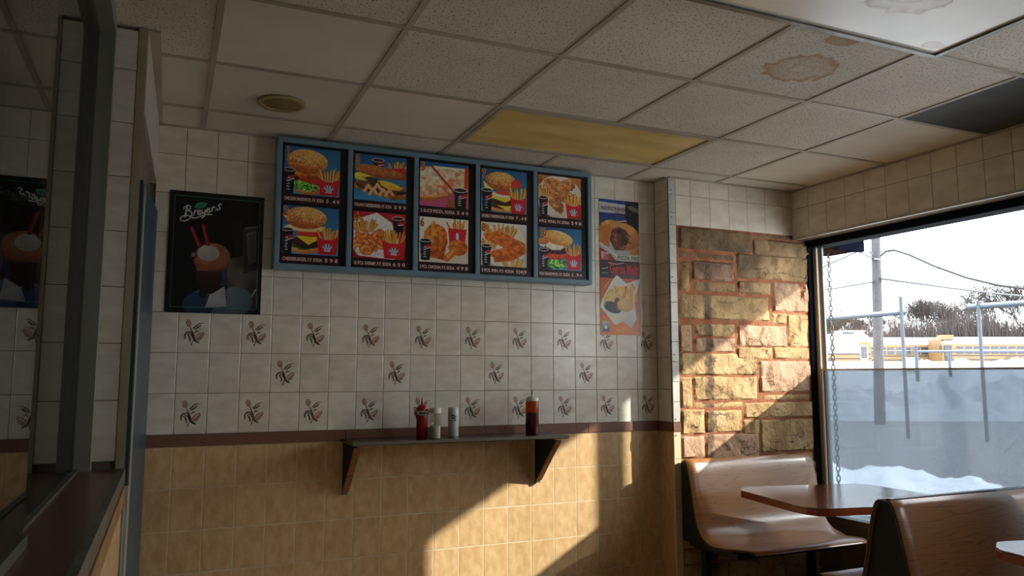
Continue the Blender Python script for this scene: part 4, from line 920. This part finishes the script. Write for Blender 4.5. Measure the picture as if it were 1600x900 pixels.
table('second booth table of which only the pointed left end shows at lower right', -.12, -1.54)

# ------------------------------------------------------------ the yard outside
def Q(px, py, depth):       # a surveyed point: image column and row at a known distance -> place in the yard
    yaw, pit, f = .4166, .1112, 1210.137
    fw = Vector((math.sin(yaw)*math.cos(pit), math.cos(yaw)*math.cos(pit), math.sin(pit))); r = Vector((math.cos(yaw), -math.sin(yaw), 0)); u = r.cross(fw)
    return CAM+depth*(fw+r*((px-800)/f)-u*((py-450)/f))
VX = Vector((math.cos(.4166), -math.sin(.4166), 0)); VY = Vector((math.sin(.4166), math.cos(.4166), 0)); VROT = -.4166
GZ = -.12
# ground: one sheet, flat by the building, rising to the bus lot far away
def ground_z(d): return GZ if d < 27 else GZ+min(1, (d-27)/22)*2.35
def fract(p, o=4):
    a, s_, r = 1, 1, 0
    for _ in range(o): r += a*mnoise.noise(p*s_); a *= .5; s_ *= 2.1
    return r
mb = MB(); ds = [2.5, 6, 10, 14, 18, 22, 26, 30, 34, 38, 42, 46, 50, 60, 80, 110, 160, 240]; us = np.linspace(-160, 200, 25)
vs = []; 
for d in ds:
    for u in us:
        q = VX*(u*min(1, d/60+.12))+VY*d; vs.append((CAM.x+q.x, CAM.y+q.y, ground_z(d)))
nn = len(us); mb.add(vs, [(j*nn+i, j*nn+i+1, (j+1)*nn+i+1, (j+1)*nn+i) for j in range(len(ds)-1) for i in range(nn-1)])
# drop the part that would lie under the building
for k, v in enumerate(mb.v):
    if v[0] < 4.06: mb.v[k] = (4.06, v[1], v[2]) if v[1] < 1 else v
gr = mb.build('yard_ground', M['asphalt'], kind='structure')
gr.data.materials.append(M['snow'])
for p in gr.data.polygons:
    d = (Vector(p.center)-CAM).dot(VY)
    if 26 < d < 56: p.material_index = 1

M['snow_near'] = mat('brightened_snow', (240, 243, 248), .8, col2=(222, 228, 238), scale=1.2, bump=.4, bscale=4)  # same snow in a lighter colour, so the near heap looks more brightly lit
def heap(name, label, x0, x1, d, w, h, base, seed, n=(60, 16), group=None):
    """a long irregular heap of ploughed snow between image columns x0..x1 at distance d"""
    a, b = Q(x0, 585, d), Q(x1, 585, d); ax = Vector((b.x-a.x, b.y-a.y, 0)); L_ = ax.length; ax.normalize(); ay = Vector((-ax.y, ax.x, 0)); off = Vector((seed*7.3, seed*3.1, 0))
    m = MB(); vs = []
    for j in range(n[1]+1):
        for i in range(n[0]+1):
            u, v = i/n[0], j/n[1]; e = min(1, min(u, 1-u)*8); pr_ = math.sin(PI*v)**.8*math.sqrt(e)
            p = Vector((u*L_, v*w, 0)); z = pr_*h*(.72+.55*fract(p*(.9/max(.6, w*.35))+off)+.18*fract(p*3+off))
            q = Vector((a.x, a.y, 0))+ax*(u*L_)+ay*((v-.5)*w)*(1+.15*mnoise.noise(p*.5+off)); vs.append((q.x, q.y, base-.03+max(0, z)))
    m.add(vs, [(j*(n[0]+1)+i, j*(n[0]+1)+i+1, (j+1)*(n[0]+1)+i+1, (j+1)*(n[0]+1)+i) for j in range(n[1]) for i in range(n[0])])
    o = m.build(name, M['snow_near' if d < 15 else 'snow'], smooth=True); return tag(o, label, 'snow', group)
heap('snow_heap', 'low lumpy snow heap just outside the big window', 1180, 1560, 9.6, 2.2, .44, GZ, 3, (90, 18))
heap('snow_heap', 'long tall snow bank across the yard below the buses', 1200, 1800, 27.4, 4.2, 1.3, GZ, 5, (110, 18))
heap('snow_heap', 'white snow pile at the far right in front of the long bus', 1545, 1700, 60, 3, .95, 1.9, 9, (30, 10))
for x0, x1, s_ in ((1434, 1452, 11), (1492, 1514, 12)): heap('snow_heap', ('small snow mound left of the long bus door', 'small snow mound right of the long bus door')[s_-11], x0, x1, 62, 2.0, .5, ground_z(62), s_, (16, 8), 'small mounds by the bus wheels')

# utility pole and cables
pt = Q(1371, 585, 24); pole = thing('utility_pole', 'thick grey wooden utility pole outside the window', 'utility pole', (pt.x, pt.y, GZ))
MB().tube([(0, 0, 0), tuple(VX*.12+Vector((0, 0, 4))), tuple(VX*.27+Vector((0, 0, 9.5)))], .165, 14, .125).build('pole_shaft', M['bark'], pole, smooth=True)
top = Q(1366, 398, 24)
MB().tube([(0, 0, 0), (0, 0, .10)], .05, 8, .03).build('insulator', M['galv'], pole, loc=(top.x-pt.x-.15, top.y-pt.y, top.z-GZ))
MB().box(-.16, .16, -.20, -.12, 5.08, 5.14).build('cable_bracket', M['galv'], pole)
def cable(label, pts, r, grp=None):
    P_ = [Q(*p) for p in pts]; out = []
    for i in range(len(P_)-1):
        for k in range(6): out.append(P_[i].lerp(P_[i+1], k/6))
    out.append(P_[-1]); tag(MB().tube(out, r, 5).build('cable', M['wire'], smooth=True), label, 'cable', grp)
cable('thick cable sweeping down to the right from the utility pole', [(1376, 400, 23.8), (1384, 393, 23.8), (1397, 391, 23.6), (1420, 398, 23), (1460, 416, 22), (1510, 434, 21), (1560, 446, 20), (1640, 456, 18.5), (1800, 470, 16)], .034)
cable('cable rising and dipping to the pole from the left', [(1240, 446, 34), (1293, 414, 30), (1320, 402, 28), (1341, 392, 26), (1352, 398, 25), (1364, 404, 24.1)], .034)
cable('thin lower cable left of the utility pole', [(1240, 458, 32), (1303, 451, 28), (1345, 444, 25.5), (1365, 440, 24.1)], .03)
cable('thin lower cable right of the utility pole', [(1375, 435, 23.9), (1420, 441, 26), (1478, 449, 30), (1560, 459, 36), (1680, 470, 44)], .045)

# pipe fence pieces
def post(px, y0, depth, r, label, grp=None):
    t_ = Q(px, y0, depth); zb = ground_z((t_-CAM).dot(VY)); o = MB().tube([(0, 0, 0), (0, 0, t_.z-zb)], r, 10).build('fence_post', M['galv'], smooth=True, loc=(t_.x, t_.y, zb))
    return tag(o, label, 'post', grp)
def rail(name, a, b, r, label, snowy=True):
    A_, B_ = Q(*a), Q(*b); t = thing(name, label, 'rail', tuple(A_)); MB().tube([(0, 0, 0), tuple(B_-A_)], r, 8).build('pipe', M['galv'], t, smooth=True)
    if snowy: MB().tube([(0, 0, r*1.05), tuple(B_-A_+Vector((0, 0, r*1.05)))], r*.6, 6).build('snow_cap', M['snow'], t, smooth=True)
post(1407, 463, 19, .045, 'tall grey pipe post right of the utility pole'); post(1528, 470, 18, .042, 'tall grey pipe post in front of the long bus')
post(1431, 540, 38, .09, 'short grey post beside the white cabinet'); post(1483, 551, 40, .08, 'short grey post in front of the bus door')
rail('gate_rail', (1240, 503, 20), (1414, 489, 19), .05, 'snow-topped pipe rail running left behind the utility pole')
rail('gate_rail', (1511, 481, 18.2), (1720, 466, 16.2), .05, 'snow-topped pipe rail running out of frame at right')
rail('gate_rail', (1431, 549, 38), (1720, 549, 40), .06, 'thin low fence rail in front of the buses', False)
cq = Q(1423, 568, 42); cb = thing('utility_cabinet', 'small white cabinet beside a fence post', 'cabinet', (cq.x, cq.y, ground_z(42)), VROT)
hz = Q(1423, 560, 42).z-ground_z(42); MB().box(-.27, .27, -.2, .2, 0, hz).build('body', M['bus_white'], cb); MB().box(-.29, .29, -.22, .22, hz, hz+.05).build('lid', M['snow'], cb); MB().box(-.15, -.13, -.215, -.2, .1, hz-.05).build('door_seam', M['galv'], cb)

# school buses
def bus(label, px_left, depth, length, px_face=None, roof=None, skew=0, windows=None, front_left=True, wheel_at=(.28, .80), group=None):
    a = Q(px_left, 580, depth); d = (Vector((a.x, a.y, 0))-Vector((CAM.x, CAM.y, 0))).dot(VY); zb = Q(px_left, 582, depth).z
    t = thing('school_bus', label, 'bus', (a.x, a.y, zb), VROT+skew, group)
    Hh, Wd, z0 = 2.9, 2.4, .38
    t.scale = (1, 1, 1.1)
    sec = [(0, z0), (0, 2.35), (.10, 2.62), (.34, 2.80), (.8, 2.88), (1.6, 2.88), (2.06, 2.80), (2.3, 2.62), (2.4, 2.35), (2.4, z0)]
    MB().prism([(y, z) for y, z in sec], 'x', 0, length).build('body', M['bus_yellow'], t, bevel=.06)
    MB().prism([(-.01, 2.36), (.08, 2.65), (.33, 2.84), (.8, 2.98), (1.6, 2.98), (2.07, 2.84), (2.32, 2.65), (2.41, 2.36)], 'x', .25 if front_left else .02, length-.02).build('snowy_roof', M['snow'], t, bevel=.05)
    MB().box(-.02, length+.02, .1, 2.3, .25, z0+.02).build('underframe', M['bus_black'], t)
    n = windows or int((length-1.6)/.80)
    for k in range(n):
        x = 1.35+k*.80
        f = MB().box(x, x+.62, -.02, .03, 1.55, 2.18).build('window', M['bus_glass'], t)
        MB().box(x-.01, x+.63, -.03, 0, 1.87, 1.92).build('sash', M['bus_white'], f)
    for z in (1.42, 1.08, .72): MB().box(.95 if front_left else .05, length-.05, -.03, .01, z-.035, z+.035).build('rub_rail', M['bus_black'], t)
    for w in wheel_at:
        x = length*w; ar = MB()
        ar.prism([(x+.62*math.cos(q), .42+.62*math.sin(q)) for q in np.linspace(0, PI, 14)], 'y', -.03, .02).build('wheel_arch', M['bus_black'], t)
        wl_ = MB(); wl_.tube([(x, -.05, .32), (x, .22, .32)], .48, 20).build('wheel', M['tyre'], t, smooth=True)
        MB().tube([(x, -.07, .32), (x, -.04, .32)], .24, 14).build('hub', M['bus_white'], t, smooth=True)
    if front_left:
        MB().box(.18, .88, -.03, .05, .45, 2.25).build('door', M['bus_black'], t)
        MB().box(.26, .80, -.045, .02, 1.35, 2.15).build('door_pane', M['bus_glass'], t)
        MB().box(.05, 1.15, -.02, .9, 2.72, 3.12).build('sign_housing', M['bus_yellow'], t, bevel=.04)
        mi = MB(); mi.tube([(-.1, -.1, 1.5), (-.35, -.35, 1.9), (-.3, -.35, 2.3)], .03, 6); mi.box(-.42, -.2, -.40, -.30, 1.7, 2.2); mi.build('mirror', M['bus_black'], t)
    return t
s75 = 1210.137
bB = bus('long yellow school bus at right with a black door at its left end', 1474, 71, 13.0, wheel_at=(.36,), windows=13)
text('SCHOOL DEPARTMENT', .22, M['bus_black'], bB, (5.75, -.035, 1.17), width=1.45, name='side_lettering')
bA = bus('yellow school bus behind the utility pole, with a snowy roof', 1340, 73.5, 7.0, wheel_at=(.62, ), windows=7, front_left=False)
bC = bus('bright yellow and white bus at the far left behind the hanging chain', 1276, 66, 4.75, windows=3, wheel_at=(.2,), front_left=False)
MB().box(3.75, 4.45, -.035, .02, .5, 2.1).build('door', M['bus_white'], bC); MB().box(3.85, 4.35, -.05, .0, 1.1, 2.0).build('door_pane', M['bus_glass'], bC)
MB().box(.9, 3.7, -.026, .03, 1.48, 2.34).build('white_band', M['bus_white'], bC)
# flat-roofed building behind the buses, with a rooftop unit
bq = Q(1230, 560, 100); bl = thing('flat_building', 'long low pale building with a snowy flat roof behind the buses', 'building', (bq.x, bq.y, ground_z(100)), VROT)
bh = Q(1300, 527, 100).z-ground_z(100)
MB().box(0, 27, 0, 12, 0, bh-.35).build('wall', M['concrete'], bl); MB().box(-.2, 27.2, -.2, 12.2, bh-.35, bh).build('roof', M['snow'], bl)
for k in range(9): MB().box(1+k*3, 2.2+k*3, -.05, .05, bh-2.2, bh-1.0).build('window', M['bus_glass'], bl)
MB().box(0, 27, -.25, -.18, bh-.95, bh-.75).build('band', M['brick'], bl)
rq = Q(1314, 527, 101); ru = thing('rooftop_unit', 'white rooftop unit with a dark grille on the flat roof', 'roof unit', (rq.x, rq.y, bl.location.z+bh), VROT)
MB().box(0, 3.1, 0, 2, 0, .85).build('housing', M['bus_white'], ru); MB().box(.25, 1.7, -.04, .02, .15, .72).build('grille', M['bus_glass'], ru); MB().box(-.1, 3.2, -.1, 2.1, .85, .95).build('snow_cap', M['snow'], ru)

# bare trees
def tree_mesh(seed, h, levels=5, spread=.55):
    r = random.Random(seed); mb = MB()
    def grow(p, d, L_, rad, lev):
        q = p+d*L_*.5+Vector((r.uniform(-1, 1), r.uniform(-1, 1), 0))*L_*.06; e = p+d*L_+Vector((r.uniform(-1, 1), r.uniform(-1, 1), 0))*L_*.08
        mb.tube([p, q, e] if lev < 5 else [p, e], rad, 3 if lev else 6, rad*.62)
        if lev >= levels: return
        for k in range(r.choice((2, 3, 3)) if lev else 4):
            a = r.uniform(0, 2*PI); s = r.uniform(.35, 1)*spread; nd = (d+Vector((math.cos(a)*s, math.sin(a)*s, r.uniform(-.05, .25)))).normalized()
            grow(e if r.random() < .6 else q.lerp(e, r.uniform(.2, 1)), nd, L_*r.uniform(.72, .90), max(.026, rad*.60), lev+1)
    grow(Vector((0, 0, 0)), Vector((0, 0, 1)), h*.26, h*.018, 0)
    return mb
tl = ['bare tree with spreading branches behind the left end of the buses', 'bare spindly tree close beside the utility pole', 'tall forked bare tree in the middle of the window view', 'wide bare tree right of the forked one',
      'broad bare tree at the right with crown reaching the cable', 'bare tree at the right edge of the window view', 'low bare tree left of the utility pole', 'small bare tree between the two taller trees', 'bare tree leaning out of frame at far right', 'small bare tree behind the flat building roof unit']
specs = [(1308, 478, 128), (1352, 486, 126), (1440, 456, 120), (1476, 462, 122), (1524, 430, 118), (1576, 436, 120), (1330, 484, 124), (1500, 470, 126), (1618, 428, 116), (1290, 488, 130)]
for i, (px, py, d) in enumerate(specs):
    b = Q(px, 560, d); t_ = Q(px, py, d); zb = ground_z(d); hh = (t_.z-zb)
    o = tree_mesh(20+i, hh, 7, .66 if i in (3, 4, 5) else .6).build('bare_tree', M['twig']); mz = max(v.co.z for v in o.data.vertices); s_ = hh/mz
    o.location = (b.x, b.y, zb); o.scale = (s_*1.15, s_*1.15, s_); o.rotation_euler = (0, 0, i*1.3); tag(o, tl[i], 'tree', 'bare trees beyond the buses')
# tangled undergrowth below the trees: thousands of crossing twigs
mb = MB(); r = random.Random(5)
for k in range(26000):
    px = r.uniform(1180, 1760); d = r.uniform(108, 122); b = Q(px, 560, d); hh = r.uniform(3.0, 10.0)*(.78+.22*math.sin(px*.021+1)**2)*(.72 if px < 1400 else 1)
    p = Vector((b.x, b.y, ground_z(d))); q = p+Vector((r.uniform(-1.4, 1.4), r.uniform(-1.4, 1.4), hh)); w = Vector((r.uniform(-1, 1), r.uniform(-1, 1), 0)).normalized()*r.uniform(.03, .08)
    mid = p.lerp(q, .5)+Vector((r.uniform(-.6, .6), r.uniform(-.6, .6), 0)); mb.add([p-w, p+w, mid+w*.8, q, mid-w*.8], [(0, 1, 2, 3, 4)])
tag(mb.build('undergrowth', M['brush']), 'grey-brown tangle of leafless undergrowth beyond the buses', 'brush', kind='stuff')

# canopy outside the window, its post, the fascia box and the hanging chain
cn = thing('entrance_canopy', 'shallow canopy over the window outside', 'canopy', (4.12, -3, 2.53))
MB().box(0, .63, -4.3, 4.2, 0, .22).build('canopy_slab', M['brick'], cn)
MB().box(.63, .66, -4.3, 4.2, 0, .26).build('canopy_edge', M['window_frame'], cn)
ps = MB().box(-.044, .044, -.044, .044, 0, 2.65).build('porch_post', M['galv'], loc=(4.74, -1.70, GZ)); tag(ps, 'square metal post under the canopy outside', 'post')
fb = thing('fascia_box', 'small reddish box with a blue end outside at the top left window corner', 'box', (4.16, -.02, 2.255))
MB().box(0, .22, -.11, .16, 0, .27).build('box_body', M['brick'], fb); MB().box(-.01, .23, -.15, -.11, -.008, .27).build('end_plate', mat('navy_plate', (14, 20, 36), 1, spec=0), fb)
ch = thing('hanging_chain', 'thin dark chain hanging outside the left edge of the window', 'chain', (4.25, .02, 2.25))
lk = MB(); R_, r_, k_ = .0112, .0046, 10
pts = [(R_*math.cos(2*PI*q/k_), 0, (R_+.009*(1 if math.sin(2*PI*q/k_) > 0 else -1)*0)+ (R_*1.9)*math.sin(2*PI*q/k_)) for q in range(k_+1)]
lk.tube(pts, r_, 4); lm = lk.mesh('link', M['wire'])
for k in range(56): link('link', lm, ch, (0, 0, -.02-k*.0345)).rotation_euler = (0, 0, (k % 2)*PI/2+.5)
